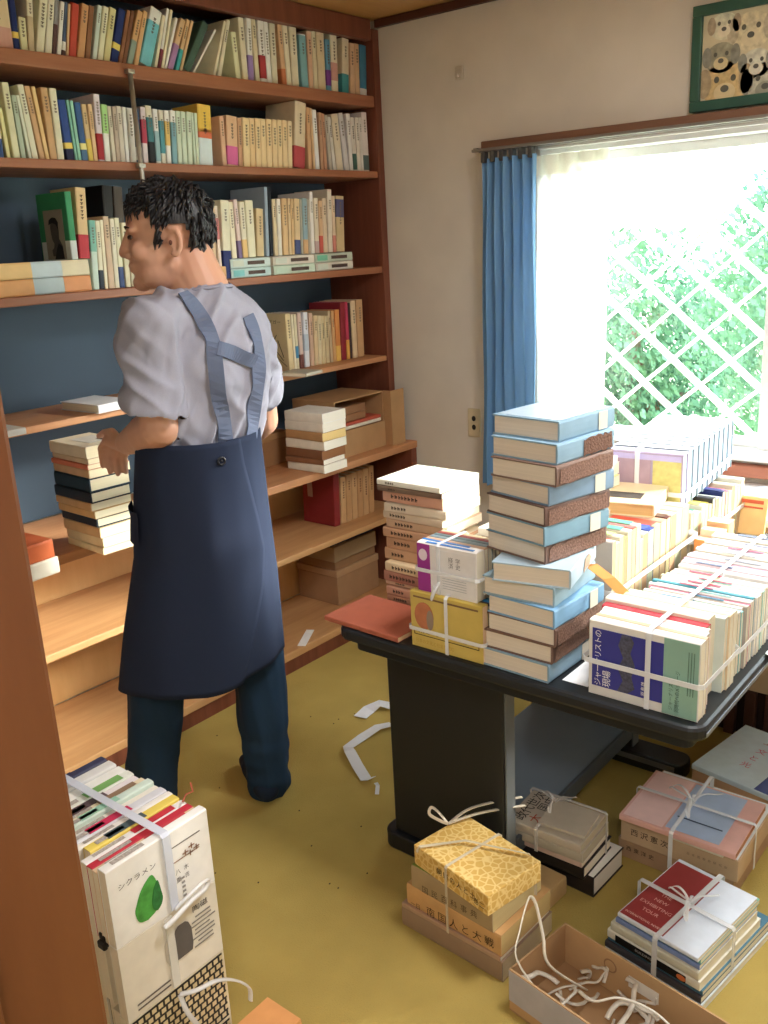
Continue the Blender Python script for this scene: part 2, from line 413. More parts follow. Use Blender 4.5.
# diagonal security grille outside
gr = MB(); gx = 3.25; y0, z0 = 1.193, 1.535; sy, sz = .105, .0895
for k in range(-26, 27):
    for sgn in (1, -1):
        # line through (y0 + 2*k*sy, z0) with slope
        yc = y0 + 2 * k * sy + sy * 0
        pts = []
        za, zb = .72, 1.95
        a = (yc + sgn * (za - z0) * sy / sz, za); b = (yc + sgn * (zb - z0) * sy / sz, zb)
        lo, hi = -.45, 1.85
        def clip(p, q):
            (py, pz), (qy, qz) = p, q
            t0, t1 = 0.0, 1.0; d = qy - py
            for lim, s in ((lo, 1), (hi, -1)):
                f0 = s * (py - lim); f1 = s * (qy - lim)
                if f0 < 0 and f1 < 0: return None
                if f0 < 0: t0 = max(t0, f0 / (f0 - f1))
                if f1 < 0: t1 = min(t1, f0 / (f0 - f1))
            return ((py + d * t0, pz + (qz - pz) * t0), (py + d * t1, pz + (qz - pz) * t1))
        c = clip(a, b)
        if c and abs(c[0][1] - c[1][1]) > .05:
            wd = .0125 if sgn == 1 else .0065
            gr.tube([(gx + sgn * .006, c[0][0], c[0][1]), (gx + sgn * .006, c[1][0], c[1][1])], wd, 6)
g = build('window_grille', gr, mat((250, 250, 248), .5, .3, .02)); tag(g, 'white diagonal metal lattice grille outside the window', 'window grille')
gf = MB()
for a, b in (((gx, -.46, .72), (gx, 1.86, .72)), ((gx, -.46, 1.95), (gx, 1.86, 1.95)), ((gx, -.46, .72), (gx, -.46, 1.95)), ((gx, 1.86, .72), (gx, 1.86, 1.95))): gf.tube([a, b], .012, 8)
for y in (-.46, 1.86):
    for z in (.8, 1.9): gf.tube([(gx, y, z), (3.2, y, z)], .01, 6)
build('grille_frame', gf, mat((250, 250, 248), .5, .3, .02), g)

# ------------------------------------------------------------------ bookcase (one built-in unit)
wdU = wood((170, 112, 78), (142, 88, 60), 'X', 8, .45); wdS = wood((128, 74, 54), (106, 58, 42), 'Z', 8, .45)
wdE = wood((204, 150, 106), (180, 126, 86), 'X', 8, .45)
wdL = wood((208, 162, 112), (186, 138, 90), 'X', 6, .5); wdLB = wood((226, 182, 124), (212, 164, 106), 'Z', 3, .5)
bc = empty('bookcase', (1.7, YU, 0))
tag(bc, 'built-in brown wooden bookcase with dark blue back panel filling the wall', 'bookcase')
X0 = .40
sh = {1: (2.050, 2.090), 2: (1.792, 1.817), 3: (1.429, 1.455), 4: (1.075, 1.096)}
for k, (a, b) in sh.items():
    build('shelf', MB().rbox(X0, 2.992, YU, 2.704, a, b, .003), wdU if k < 3 else wdE if k == 4 else wdU, bc)
build('side_panel', MB().rbox(2.994, 3.032, YU - .004, 2.72, .739, CEIL - .035, .002), wdS, bc)
build('top_rail', MB().rbox(X0, 2.992, YU, YU + .03, 2.285, CEIL - .003, .002).box(X0, 2.992, YU + .03, 2.704, 2.335, 2.345), wdS, bc)
build('back_panel', MB().box(X0, 2.992, 2.706, 2.72, .739, CEIL - .003), mat((66, 88, 108), .6, .3, .08, 4), bc)
build('counter', MB().rbox(X0, 3.032, YL, 2.704, .708, .737, .003), wdE, bc)
build('side_panel', MB().rbox(2.994, 3.030, YL + .004, 2.72, 0, .707, .002), wdS, bc)
build('shelf', MB().rbox(X0, 2.992, YL + .004, 2.704, .432, .456, .003), wdL, bc)
build('plinth', MB().box(X0, 2.992, YL + .01, YL + .03, 0, .055), wdS, bc)
build('bottom_board', MB().rbox(X0, 2.992, YL + .001, 2.704, .056, .086, .003), wdL, bc)
build('back_panel', MB().box(X0, 2.992, 2.706, 2.72, .087, .707), wdLB, bc)
build('divider', MB().box(2.085, 2.105, 2.44, 2.704, .0865, .4315), wdL, bc)
rod = empty('support_rod', (1.845, YU - .01, 1.456))
tag(rod, 'thin pale metal support rod running in front of the upper shelves', 'support rod')
mt = mat((176, 170, 156), .35, .5, .05, metal=.6)
build('rod', MB().tube([(1.845, YU - .012, 1.456), (1.845, YU - .012, 2.062)], .0075, 10), mt, rod, smooth=True)
for z in (1.80, 2.06, 1.72):
    build('bracket', MB().rbox(1.833, 1.857, YU - .021, YU - .001 if z != 1.72 else YU + .03, z, z + .012, .002), mt, rod)
bkd = tag(build('bookend', MB().box(1.875, 1.935, 2.36, 2.362, .087, .165).box(1.875, 1.935, 2.362, 2.45, .087, .0885), mat((40, 34, 32), .4), None, T3(1.9, 2.4, .087), bevel=.0006), 'small black metal bookend standing on the empty bottom shelf', 'bookend')

# ------------------------------------------------------------------ curtains
def curtain(name, y0, y1, z0, z1, x, amp, waves, m, label, seed, sway=.0, flare=1.0):
    rnd = random.Random(seed); n = waves * 12; rows = 26
    ph = [rnd.uniform(-.8, .8) for _ in range(4)]; rings = []
    for r in range(rows + 1):
        t = r / rows; z = z1 + (z0 - z1) * t; row = []
        for i in range(n + 1):
            s = i / n
            k = 1 + .05 * math.sin(6 * t + ph[0])
            yy = y0 + (y1 - y0) * s
            yc = (y0 + y1) / 2; yy = yc + (yy - yc) * (1 + (flare - 1) * t) + sway * t
            a = amp * (.75 + .35 * math.sin(3 * s + ph[1] + 2 * t))
            ww = 2 * math.pi * waves * s + .5 * math.sin(2.2 * t + ph[2] + 3 * s)
            row.append(Vector((x + a * math.sin(ww) + .004 * math.sin(11 * t + 9 * s), yy + amp * .35 * math.cos(ww * 1.0) * (.4 + t), z)))
        rings.append(row)
    mb = MB(); mb.loft(rings, closed=False, caps=False)
    return build(name, mb, m, None, T3(x, (y0 + y1) / 2, z1), smooth=True)
def fabric(c, trans=0.0, alpha=1.0, weave=900, key='f'):
    k = ('fabric', tuple(c), trans, alpha, weave)
    if k in _mats: return _mats[k]
    m = bpy.data.materials.new('cloth'); m.use_nodes = True; nt = m.node_tree; b = nt.nodes['Principled BSDF']; b.inputs['Roughness'].default_value = .9; b.inputs['Specular IOR Level'].default_value = .15
    tc = nt.nodes.new('ShaderNodeTexCoord'); n = nt.nodes.new('ShaderNodeTexNoise'); n.inputs['Scale'].default_value = weave; nt.links.new(tc.outputs['Object'], n.inputs['Vector'])
    mx = nt.nodes.new('ShaderNodeMix'); mx.data_type = 'RGBA'; l = lin(c)
    mx.inputs[6].default_value = [v * .88 for v in l] + [1]; mx.inputs[7].default_value = [min(1, v * 1.12) for v in l] + [1]
    nt.links.new(n.outputs['Fac'], mx.inputs[0]); nt.links.new(mx.outputs[2], b.inputs['Base Color'])
    o = nt.nodes['Material Output']
    if trans:
        t = nt.nodes.new('ShaderNodeBsdfTranslucent'); ms = nt.nodes.new('ShaderNodeMixShader'); ms.inputs[0].default_value = trans
        nt.links.new(mx.outputs[2], t.inputs['Color']); nt.links.new(b.outputs[0], ms.inputs[1]); nt.links.new(t.outputs[0], ms.inputs[2])
        last = ms
        if alpha < 1:
            tp = nt.nodes.new('ShaderNodeBsdfTransparent'); m2 = nt.nodes.new('ShaderNodeMixShader'); m2.inputs[0].default_value = alpha
            nt.links.new(tp.outputs[0], m2.inputs[1]); nt.links.new(ms.outputs[0], m2.inputs[2]); last = m2
        nt.links.new(last.outputs[0], o.inputs['Surface'])
    _mats[k] = m
    return m
cb = curtain('blue_curtain', 1.890, 1.672, .62, 1.812, XW - .10, .019, 6, fabric((122, 164, 204), .12), '', 3, sway=.012, flare=1.10)
tag(cb, 'pleated blue curtain gathered at the left side of the window', 'curtain')
for i in range(6): build('curtain_hook', MB().rbox(XW - .113, XW - .085, 1.685 + i * .038, 1.702 + i * .038, 1.80, 1.836, .003), mat((78, 76, 74), .5), cb)
cs = curtain('sheer_curtain', 1.70, 1.425, .70, 1.806, XW - .055, .012, 4, fabric((246, 244, 238), .6, .72, 500), '', 5, flare=1.0)
tag(cs, 'white sheer lace curtain drawn back beside the blue curtain', 'curtain')
hb = MB(); hb.loft([[v for v in r] for r in []]) if False else None
hb = MB(); rows = []
for z in (1.742, 1.806):
    rows.append([Vector((XW - .0705 + .012 * math.sin(2 * math.pi * 4 * s / 40), 1.70 + (1.425 - 1.70) * s / 40, z)) for s in range(41)])
hb.loft(rows, closed=False, caps=False)
build('pleat_tape', hb, fabric((232, 226, 212), .4, .8, 400), cs, smooth=True)
rail = tag(build('curtain_rail', MB().rbox(XW - .112, XW - .088, -.3, 1.93, 1.8375, 1.8475, .002).rbox(XW - .066, XW - .046, -.3, 1.93, 1.8375, 1.8475, .002).rbox(XW - .1, XW - .052, 1.915, 1.93, 1.8475, 1.852, .001), mat((120, 112, 104), .4, .5, .04), None, T3(XW - .08, .8, 1.84)), 'double metal curtain rail above the window', 'curtain rail')

# ------------------------------------------------------------------ wall fittings
so = tag(build('wall_socket', MB().rbox(XW - .009, XW - .0005, 1.985, 2.043, .78, .895, .003), mat((206, 190, 150), .5), None, T3(XW - .001, 2.01, .84)), 'beige wall socket plate low on the wall by the curtain', 'socket')
for z in (.855, .82): build('socket_outlet', MB().ell((XW - .0095, 2.014, z), (.003, .0095, .011)), mat((40, 34, 30), .5), so)
wp = tag(build('wall_hook', MB().rbox(XW - .013, XW - .0005, 2.025, 2.06, 2.10, 2.145, .004).rbox(XW - .03, XW - .013, 2.034, 2.05, 2.106, 2.12, .003), mat((196, 184, 166), .6), None, T3(XW - .001, 2.045, 2.12)), 'small beige plastic hook high on the bare wall', 'wall hook')
# framed picture
pf = empty('framed_picture', (XW - .02, .87, 1.885)); tag(pf, 'framed picture of puppies in a green frame above the window', 'framed picture')
py0, py1, pz0, pz1 = .56, 1.178, 1.885, 2.182
fr = MB(); b = .03
fr.rbox(XW - .028, XW - .002, py0, py1, pz0, pz0 + b, .003); fr.rbox(XW - .028, XW - .002, py0, py1, pz1 - b, pz1, .003)
fr.rbox(XW - .028, XW - .002, py0, py0 + b, pz0 + b, pz1 - b, .003); fr.rbox(XW - .028, XW - .002, py1 - b, py1, pz0 + b, pz1 - b, .003)
build('frame', fr, mat((42, 88, 72), .45, .4, .05), pf)
build('picture_sheet', MB().box(XW - .014, XW - .004, py0 + b, py1 - b, pz0 + b, pz1 - b), mat((206, 194, 156), .4, .4, .10, 14), pf)
def pup(y, z, s, c, muz, dark):
    X = XW - .0142; rt = (0, -1, 0); up = (0, 0, 1); fade = lambda q: tuple(int(v * .6 + w_ * .4) for v, w_ in zip(q, (206, 194, 156)))
    c, muz, dark = fade(c), fade(muz), fade(dark)
    pp = patch(pf, (X, y, z), rt, up, s * 1.15, s * 1.0, mat(c, .45, .4, .3, 60), 'painted_puppy', .0003, .0004, CIRCLE)
    for k in (-1, 1):
        patch(pp, (X, y + k * s * .50, z + s * .06), rt, up, s * .34, s * .66, mat([int(v * .7 + 46) for v in dark], .45, .4, .3, 60), 'painted_ear', .0008, .0003, CIRCLE)
        patch(pp, (X, y + k * s * .2, z + s * .12), rt, up, s * .13, s * .15, mat((96, 94, 82), .4), 'painted_eye', .0011, .0003, CIRCLE)
    patch(pp, (X, y, z - s * .18), rt, up, s * .52, s * .42, mat(muz, .45, .4, .08, 60), 'painted_muzzle', .0009, .0003, CIRCLE)
    patch(pp, (X, y, z - s * .10), rt, up, s * .2, s * .16, mat((96, 96, 88), .4), 'painted_nose', .0014, .0003, CIRCLE)
pup(1.085, 2.115, .075, (222, 214, 190), (232, 226, 206), (170, 130, 84)); pup(1.005, 2.09, .105, (214, 200, 160), (222, 208, 170), (196, 176, 130))
pup(1.09, 2.03, .085, (120, 122, 104), (206, 186, 130), (86, 92, 82)); pup(1.075, 1.955, .125, (206, 166, 92), (226, 200, 140), (176, 132, 70))
pup(.985, 2.0, .08, (200, 206, 196), (226, 226, 212), (88, 98, 92)); pup(.955, 1.945, .11, (176, 182, 170), (120, 128, 124), (120, 126, 118)); pup(.86, 1.96, .11, (190, 186, 170), (214, 206, 186), (90, 84, 76))
patch(pf, (XW - .0142, .915, 2.03), (0, -1, 0), (0, 0, 1), .06, .06, mat((176, 60, 88), .45), 'painted_ball', .0012, .0003, CIRCLE)
pup(.78, 2.07, .1, (216, 200, 168), (226, 214, 186), (150, 110, 70)); pup(.68, 1.99, .12, (170, 150, 120), (216, 200, 170), (110, 90, 70))

# ------------------------------------------------------------------ low cabinet below the window
cab = empty('low_cabinet', (2.83, .45, 0)); tag(cab, 'low beige cabinet with dark slatted base under the window', 'cabinet')
build('body', MB().rbox(2.66, XW - .002, -.4, 1.2, .165, .70, .003), mat((196, 170, 138), .7, .2, .06, 8), cab)
build('top_board', MB().rbox(2.64, XW - .002, -.41, 1.21, .701, .726, .004), mat((236, 226, 212), .5, .3, .04), cab)
build('recess', MB().box(2.68, XW - .002, -.4, 1.2, .001, .164), mat((52, 34, 28), .7), cab)
for i in range(26): build('slat', MB().rbox(2.652, 2.679, -.385 + i * .06, -.353 + i * .06, .003, .164, .003), wood((78, 48, 38), (62, 38, 30), 'Z', 5), cab)
# ================================================================== BOOKS ON THE SHELVES
def lerpy(x0, y0, x1, y1): return lambda x: y0 + (y1 - y0) * (x - x0) / (x1 - x0)
Z1 = 2.0905; Z2 = 1.8175; Z3 = 1.4555; Z4 = 1.0965; ZC = .7375; Z6 = .4565; Z7 = .0865
row1 = [(-10, 13.5, -17, -7, (222, 196, 150), dict(band=(0, .42, (206, 150, 130)))), (14.3, 20.3, 8, -8, NV, dict(band=(.22, .33, YE))), (21, 28.2, 18, 17, (220, 214, 160)), (28.7, 34.7, 26, -6, (206, 184, 140), dict(band=(.62, 1, (232, 222, 190)))),
 (35.5, 44, 40, -4, (228, 222, 186)), (44.5, 51.6, 48, -2, (236, 230, 200)), (52, 56, 55, -1, GY, dict(band=(0, .55, (96, 62, 56)))), (56.5, 61, 60.5, 2, W_), (61.5, 65.6, 65, 3, (76, 92, 120), dict(band=[(0, .12, (80, 50, 44)), (.12, .28, W_)])),
 (66, 68.5, 68, 4, TN), (68.7, 76, 72, 4, (206, 70, 44)), (77, 84.3, 82, 5, (216, 158, 98)), (84.6, 90, 89, 6.5, (150, 100, 62)), (92, 96.3, 98, 6, (212, 226, 212)), (97, 102.6, 103.5, 7.5, (230, 226, 188)), (103, 109.6, 110, 9, (218, 206, 140)),
 (110, 117.6, 118.5, 10.5, NV, dict(band=(.24, .36, YE))), (118, 121.8, 127, 11, (150, 98, 62)), (122, 126, 131, 11.5, (130, 82, 52)), (126.4, 132.6, 137.5, 12, (222, 170, 108), dict(band=(0, .45, (140, 160, 144)))), (133, 138, 143, 12, (226, 178, 118)),
 (139, 152, 152, 12, W_, dict(band=(0, .77, CY))), (153, 157, 160.5, 15, CR), (157.5, 160.4, 166.5, 9, W_, dict(band=(0, .33, (120, 44, 56)))), (160.7, 163.4, 170.5, 10.5, CR), (163.7, 166.4, 175.5, 18.5, W_), (167, 173.3, 180.5, 20.5, TN, dict(band=(0, .5, (176, 130, 180)))),
 (174, 178.5, 186, 20.5, TN, dict(band=(0, .42, (40, 170, 170)))), (179, 182, 191, 21.5, TN), (182.6, 190.3, 202, 25, GN), (191.5, 195, 217, 34, (236, 232, 220), dict(m=None)), (212, 216, 220.5, 20, CR), (216.5, 221, 225, 20, (228, 220, 186)),
 (236, 241, 230.5, 31.5, (228, 226, 176)), (243, 248.4, 237.7, 17, CR), (249, 254.5, 246, 18, W_, dict(band=(0, .42, (160, 130, 186)))), (255, 260, 250, 18.2, CR2), (261, 267, 257, 20, W_, dict(band=(.08, .45, (176, 50, 52)))), (267.5, 272, 263, 21.5, W_), (272.4, 278, 269, 23, (222, 214, 180)),
 (282.5, 286.8, 277, 23, (222, 176, 124), dict(band=(0, .28, (206, 120, 66)))), (287.2, 291.8, 282, 22.5, CR), (292.2, 299, 289, 24, (230, 218, 180)), (302, 308.6, 298.5, 33.5, (220, 226, 224), dict(band=(.02, .98, (120, 178, 182)))), (309, 313.6, 306.5, 31, (218, 172, 132)),
 (314, 318, 311, 28.5, CR2), (318.4, 326, 315.8, 29.5, (224, 204, 158)), (327, 331.5, 325, 39, (96, 164, 190), dict(band=(.12, .42, (130, 60, 150)))), (332, 338.4, 330, 32, CR, dict(band=(.2, .5, (218, 160, 140)))), (342, 348.6, 342, 38.5, (222, 206, 170), dict(band=(0, .36, (50, 150, 156)))),
 (350.5, 355, 349.5, 43, (222, 180, 136)), (355.4, 360, 354, 43.5, (214, 170, 126)), (360.4, 366.6, 360, 45, (60, 130, 160), dict(band=(0, .15, W_)))]
shelf_row('the top shelf', Z1, 2.45, row1, lerpy(0, 47.5, 365, 92), .68)
row2 = [(-6, 4, -14, 92, CR, dict(band=(0, .3, (50, 80, 130)))), (7, 11, -2, 108, (230, 224, 150)), (13.5, 20.6, 1, 82, (226, 224, 176)), (21.5, 27.5, 11.5, 95, (178, 196, 168)), (28, 32, 14.5, 95, (222, 226, 200)), (32.5, 38.6, 17, 84.5, (228, 228, 196)),
 (40, 45.3, 24, 86, (214, 170, 116)), (46, 50, 31, 86.5, (236, 200, 126)), (50.5, 57.6, 40, 87, (210, 166, 108)), (58, 65, 49, 88, (230, 226, 190)), (67, 75, 57, 99.5, (40, 76, 150), dict(band=[(.20, .3, YE), (0, .2, (36, 40, 80))])),
 (75.6, 78.2, 66, 100, (120, 190, 170)), (78.6, 82, 69.5, 100.5, (140, 205, 180)), (82.5, 88.6, 74, 102, (46, 92, 150), dict(band=[(.2, .31, (236, 226, 130)), (0, .2, (70, 110, 150))])), (89, 93.8, 81, 104, (222, 190, 130), dict(band=(0, .4, (230, 200, 60)))), (94.2, 98.4, 87.5, 104, (230, 190, 132)),
 (99, 105, 93, 94, (228, 218, 222), dict(band=(.03, .42, (178, 30, 40)))), (105.4, 111, 101, 104.5, (236, 238, 226), dict(band=(.5, 1, (170, 226, 130)))), (113, 116.8, 107, 106, (222, 214, 190)), (117.2, 121, 112, 106.5, (206, 188, 164)), (121.4, 126, 116, 106, (232, 226, 206)), (126.4, 130, 122, 107, W_),
 (131, 137, 126.5, 108, (224, 218, 206)), (138, 143, 134, 109, (50, 80, 112), dict(band=(.06, .3, W_))), (144, 149, 140, 107, (222, 206, 206), dict(band=(.36, .78, (190, 60, 84)))), (150.5, 156.5, 145, 105.5, (226, 218, 186), dict(band=[(0, .38, (36, 40, 44)), (.38, .8, (60, 124, 130))])),
 (157, 161.6, 152.5, 109, W_, dict(band=(.05, .6, (150, 190, 196)))), (162.2, 166.6, 158.5, 110, (222, 214, 190), dict(band=(.2, .8, (70, 150, 160)))), (167.5, 172, 164, 110.5, W_, dict(band=(.35, .8, (226, 190, 90)))), (173, 178, 170, 110.5, W_, dict(band=(0, .78, (120, 170, 180)))),
 (178.6, 183, 175.5, 111, PG), (183.4, 188, 180.4, 111.5, PG), (188.5, 193.8, 186.4, 112, PG), (194.2, 196.8, 190.4, 112.5, PG), (197.2, 200, 194, 113, PG), (200.6, 213.6, 197, 104.5, (214, 230, 232), dict(band=[(.55, 1, (240, 196, 40)), (.45, .6, (226, 110, 60))])),
 (223, 227.4, 219, 116, (226, 180, 140)), (228, 238.6, 226, 116, (234, 188, 140), dict(band=(.03, .4, (226, 100, 160)))), (239, 243.4, 237, 118, (206, 156, 112)),
 (244, 250.6, 242.4, 118, (240, 212, 150)), (251, 256, 249, 118.2, (236, 200, 138)), (256.4, 261.4, 255, 118.5, (238, 208, 148)), (261.8, 267, 260, 119, (240, 210, 150)), (267.4, 272.6, 266, 119.3, (238, 206, 146)), (273, 277.8, 271.8, 119.6, (238, 208, 150)), (278.2, 282.8, 277, 120, (240, 212, 152)), (283.2, 288, 282, 120.4, (238, 208, 148)), (288.4, 292.8, 287.4, 121, (240, 214, 160)),
 (294, 305.6, 296, 99.5, (232, 214, 172), dict(band=(0, .33, (190, 70, 74)), W=.15, hard=True)), (308, 312.6, 304.5, 107, (220, 170, 116)), (313, 315.6, 309, 108, TN), (316, 320, 312, 109.5, W_), (321, 324, 318.5, 112.5, (196, 150, 110)), (324.4, 328, 321.5, 113.5, (206, 150, 110)),
 (329, 332.6, 323.5, 115, (190, 180, 160)), (333, 336.4, 327, 117, (214, 208, 194)), (337, 343.6, 331, 114, (222, 208, 176)), (345, 349.6, 338, 113, (206, 202, 200)), (350, 353.6, 346, 113.5, (220, 214, 206)), (354, 357.6, 350, 117.3, (224, 216, 200), dict(band=(.03, .33, (60, 100, 84)))), (358, 361.2, 355, 117.3, (224, 214, 196)), (361.5, 364, 358.5, 117.3, (220, 212, 200)), (364.3, 369.6, 361, 112, (226, 214, 204), dict(band=(.03, .28, (90, 110, 104))))]
shelf_row('the second shelf down', Z2, 2.45, row2, lambda x: 157 + x * .053 if x < 180 else 166.4 + (x - 180) * .019, .7)
# ---- third shelf: flat books along the front, upright books on and behind them
def flat_px(px0, px1, zb, T, W, c, label, ysp, group, **k):
    a = onx  # placed by its spine: both ends read on the spine plane
    p = ony(px0, 285, ysp); q = ony(px1, 275, ysp); H = q.x - p.x
    return book('book', label, 'book', group, T, W, H * .985, c, M_flat((p.x + q.x) / 2, ysp + W / 2, zb, 0, T, H * .985), **k), (p.x, q.x)
g3 = 'books lying flat on the third shelf'
yf = 2.432
for (a, b, cols, nm, lo, hi) in ((-3, 32.5, ((224, 160, 86), (226, 186, 112)), 'left', 'orange-tan', 'yellow-tan'), (33.5, 63, ((176, 196, 200), (190, 208, 212)), 'middle', 'pale blue', 'pale blue'), (63.8, 90, ((226, 150, 84), (228, 216, 176)), 'right', 'orange', 'cream')):
    for k in (0, 1):
        z0 = Z3 + k * .0455
        flat_px(a, b, z0, .044, .105, cols[k], '%s book lying flat left of the man, %s one of the %s pair' % ((lo, hi)[k], ('lower', 'upper')[k], nm), yf, g3, marks=None)
yS = 2.436
zt3 = Z3 + .0905
gb = shelf_row('the third shelf', zt3, yS, [(72.5, 79, 64, 191.5, (34, 150, 90), dict(by=262.5, W=.15, m=None, hard=True, band=(0, .28, (206, 214, 206)), label='green hardback with a black and white portrait on its cover'))], lambda x: 262)
gbook = bpy.data.objects[[o.name for o in bpy.data.objects if o.get('label', '').startswith('green hardback with')][0]]
Mg = gbook.matrix_basis; it = gb[0]
def loc(o, x, y, z): return o.matrix_basis @ Vector((x, y, z))
def dirv(o, x, y, z): return (o.matrix_basis.to_3x3() @ Vector((x, y, z))).normalized()
T_, H_ = it['T'], it['H']
# viewer looks at the -x cover: to the right on it is towards the spine (-y)
rt, up = dirv(gbook, 0, -1, 0), dirv(gbook, 0, 0, 1)
patch(gbook, loc(gbook, -T_ / 2, -.004, H_ * .38), rt, up, .098, H_ * .74, mat((150, 142, 122), .5), 'cover_photograph', .0012)
sil = [(-.30, -.5), (-.34, -.36), (-.18, -.30), (-.12, -.2), (-.24, -.1), (-.28, .04), (-.3, .2), (-.22, .36), (-.05, .44), (.14, .42), (.26, .3), (.3, .1), (.26, -.08), (.36, -.16), (.48, -.28), (.5, -.5)]
patch(gbook, loc(gbook, -T_ / 2, -.006, H_ * .37), rt, up, .07, H_ * .62, mat((84, 78, 68), .5), 'portrait_figure', .002, .0004, sil)
patch(gbook, loc(gbook, -T_ / 2, -.004, H_ * .55), rt, up, .05, H_ * .18, mat((28, 26, 24), .5), 'portrait_hair', .0028, .0004, [(-.5, -.1), (-.42, .3), (-.1, .5), (.3, .42), (.5, .05), (.42, -.5), (.25, -.1), (-.1, .05)])
patch(gbook, loc(gbook, -T_ / 2, -.016, H_ * .13), rt, up, .055, H_ * .24, mat((38, 34, 30), .5), 'portrait_jacket', .0028, .0004, [(-.4, -.5), (-.1, .2), (.1, .5), (.4, .3), (.5, -.5)])
shelf_row('the third shelf', zt3, yS, [(80.3, 90.5, 75, 188, (226, 194, 134), dict(by=261.5, W=.13, hard=True, band=(0, .34, (196, 44, 58)), m=(90, 60, 40), label='tall cream book with red lower band beside the green portrait book'))], lambda x: 262)
shelf_row('the third shelf', Z3, 2.44, [(93.5, 99.6, 88.6, 220.5, (200, 222, 206), dict(band=(.55, 1, (120, 190, 170)))), (100, 104.6, 95, 221, (230, 224, 190), dict(band=(0, .28, (40, 46, 60)))), (105, 108.6, 99.5, 220, CR), (109, 115, 102.3, 216.5, (216, 186, 150)), (115.4, 119.8, 109.5, 219, (232, 226, 196)), (120.2, 125, 114, 218, (226, 222, 184), dict(band=(0, .3, (60, 80, 130)))), (126, 131, 121, 223, (224, 216, 176)), (131.5, 137, 126, 224, (206, 196, 160)), (137.5, 143, 133, 222, (214, 206, 170))], lerpy(93, 288, 143, 285), .7)
for o in [o for o in bpy.data.objects if o.get('label', '').endswith('from the right end of the third shelf')]:
    n_ = o['label'].split(', ')[1].split(' ')[0]
    o['label'] = o['label'].split(',')[0] + ' behind the face of the man, %s from the right' % n_ ; o['group'] = 'upright books left of the face'
shelf_row('x', Z3, 2.56, [(108, 118, 102, 186, (34, 30, 28), dict(W=.12, m=None, label='black book standing at the back of the third shelf')), (119, 128, 113, 187, (84, 72, 60), dict(W=.12, m=None, label='dark brown book at the back of the third shelf'))], lambda x: 282, group='dark books at the back of the third shelf')
# right of the head
flat_px(206.5, 226.5, Z3, .042, .105, (226, 176, 108), 'tan book lying flat just behind the head of the man', yf, g3)
f3 = [(232, 271.5, (186, 214, 210), (200, 220, 214), 'mint', 0), (274.5, 315.5, (196, 214, 190), (222, 214, 196), 'pale green', 0), (316.5, 353.5, (214, 206, 188), (190, 200, 176), 'greyish cream', 0)]
nm = ('left', 'middle', 'right')
for i, (a, b, c0, c1, cn, _) in enumerate(f3):
    for k in (0, 1):
        bo, ex = flat_px(a, b, Z3 + k * .0325, .031, .11, (c0, c1)[k], '%s spined book lying flat, %s of the %s pair right of the man' % (cn, ('lower', 'upper')[k], nm[i]), yf, g3)
        x0, x1 = ex; L = x1 - x0; zc = Z3 + k * .0325 + .0155
        patch(bo, (x0 + L * .62, yf - .0032, zc), (1, 0, 0), (0, 0, 1), L * .42, .012, mat((92, 74, 64), .6, .2, .25, 300), 'spine_title')
        patch(bo, (x0 + L * .18, yf - .0032, zc), (1, 0, 0), (0, 0, 1), L * .26, .02, mat(((120, 200, 196), (190, 214, 190), (110, 190, 150))[i] if k == (0, 0, 1)[i] else (206, 214, 196), .6), 'spine_label')
zt = Z3 + .0655
row3b = [(213, 217, 211, 208, (226, 196, 150), dict(z=Z3 + .0425, by=266)), (218.5, 222.2, 213.5, 206, (232, 214, 190), dict(z=Z3 + .0425, by=266, band=(.45, .8, (216, 120, 116)))), (222.8, 231.6, 220.5, 200.5, (228, 222, 188), dict(by=261, z=Z3, band=(0, .36, (30, 44, 110)))), (232, 237.6, 227, 202, CR), (239.3, 243, 233.2, 199.5, (232, 206, 196), dict(band=(0, .3, (130, 110, 150)))),
 (243.5, 248.5, 239, 202, (230, 222, 190), dict(band=(0, .33, (230, 190, 110)))), (249, 256.6, 245, 200.5, (228, 222, 184)), (257.5, 264.5, 256, 209, (212, 186, 132), dict(cn='curled tan')), (266.6, 270, 264, 187, (150, 170, 186), dict(m=None)), (270.4, 274, 267, 187.5, (26, 32, 40), dict(m=None)),
 (275, 278.4, 271.8, 199.5, (228, 206, 160)), (278.8, 282.6, 276.5, 199, (232, 226, 204)), (284, 289, 281.5, 198.5, (224, 184, 122)), (289.4, 292, 287.5, 198.5, (222, 192, 140)), (292.4, 295, 290.5, 199, (220, 180, 120)), (295.6, 301, 294, 199, (226, 196, 140), dict(band=(0, .26, (70, 84, 130)))), (301.4, 303.6, 299.5, 199.5, (170, 168, 150)),
 (304, 308.6, 302.3, 198.5, (140, 170, 178), dict(band=(0, .26, (214, 168, 110)))), (309, 311.2, 307, 199, (180, 170, 150)), (311.8, 315, 309.2, 192, (236, 230, 220)), (315.4, 319.6, 313.6, 198.3, (222, 206, 176), dict(band=(0, .22, (190, 160, 150)))), (320, 323.6, 318.5, 201, (222, 180, 130), dict(band=(0, .33, (206, 84, 66)))), (324, 328, 321.8, 198.5, (222, 196, 160)),
 (328.6, 333, 327, 189.5, (220, 206, 180)), (333.4, 336.4, 331.6, 196, (226, 196, 160), dict(band=(0, .3, (214, 130, 110)))), (337, 344.8, 335.8, 196.3, (206, 178, 124), dict(band=(.62, .94, (84, 84, 120))))]
shelf_row('the third shelf', zt, 2.437, row3b, lerpy(232, 260.5, 345, 249.5), .75)
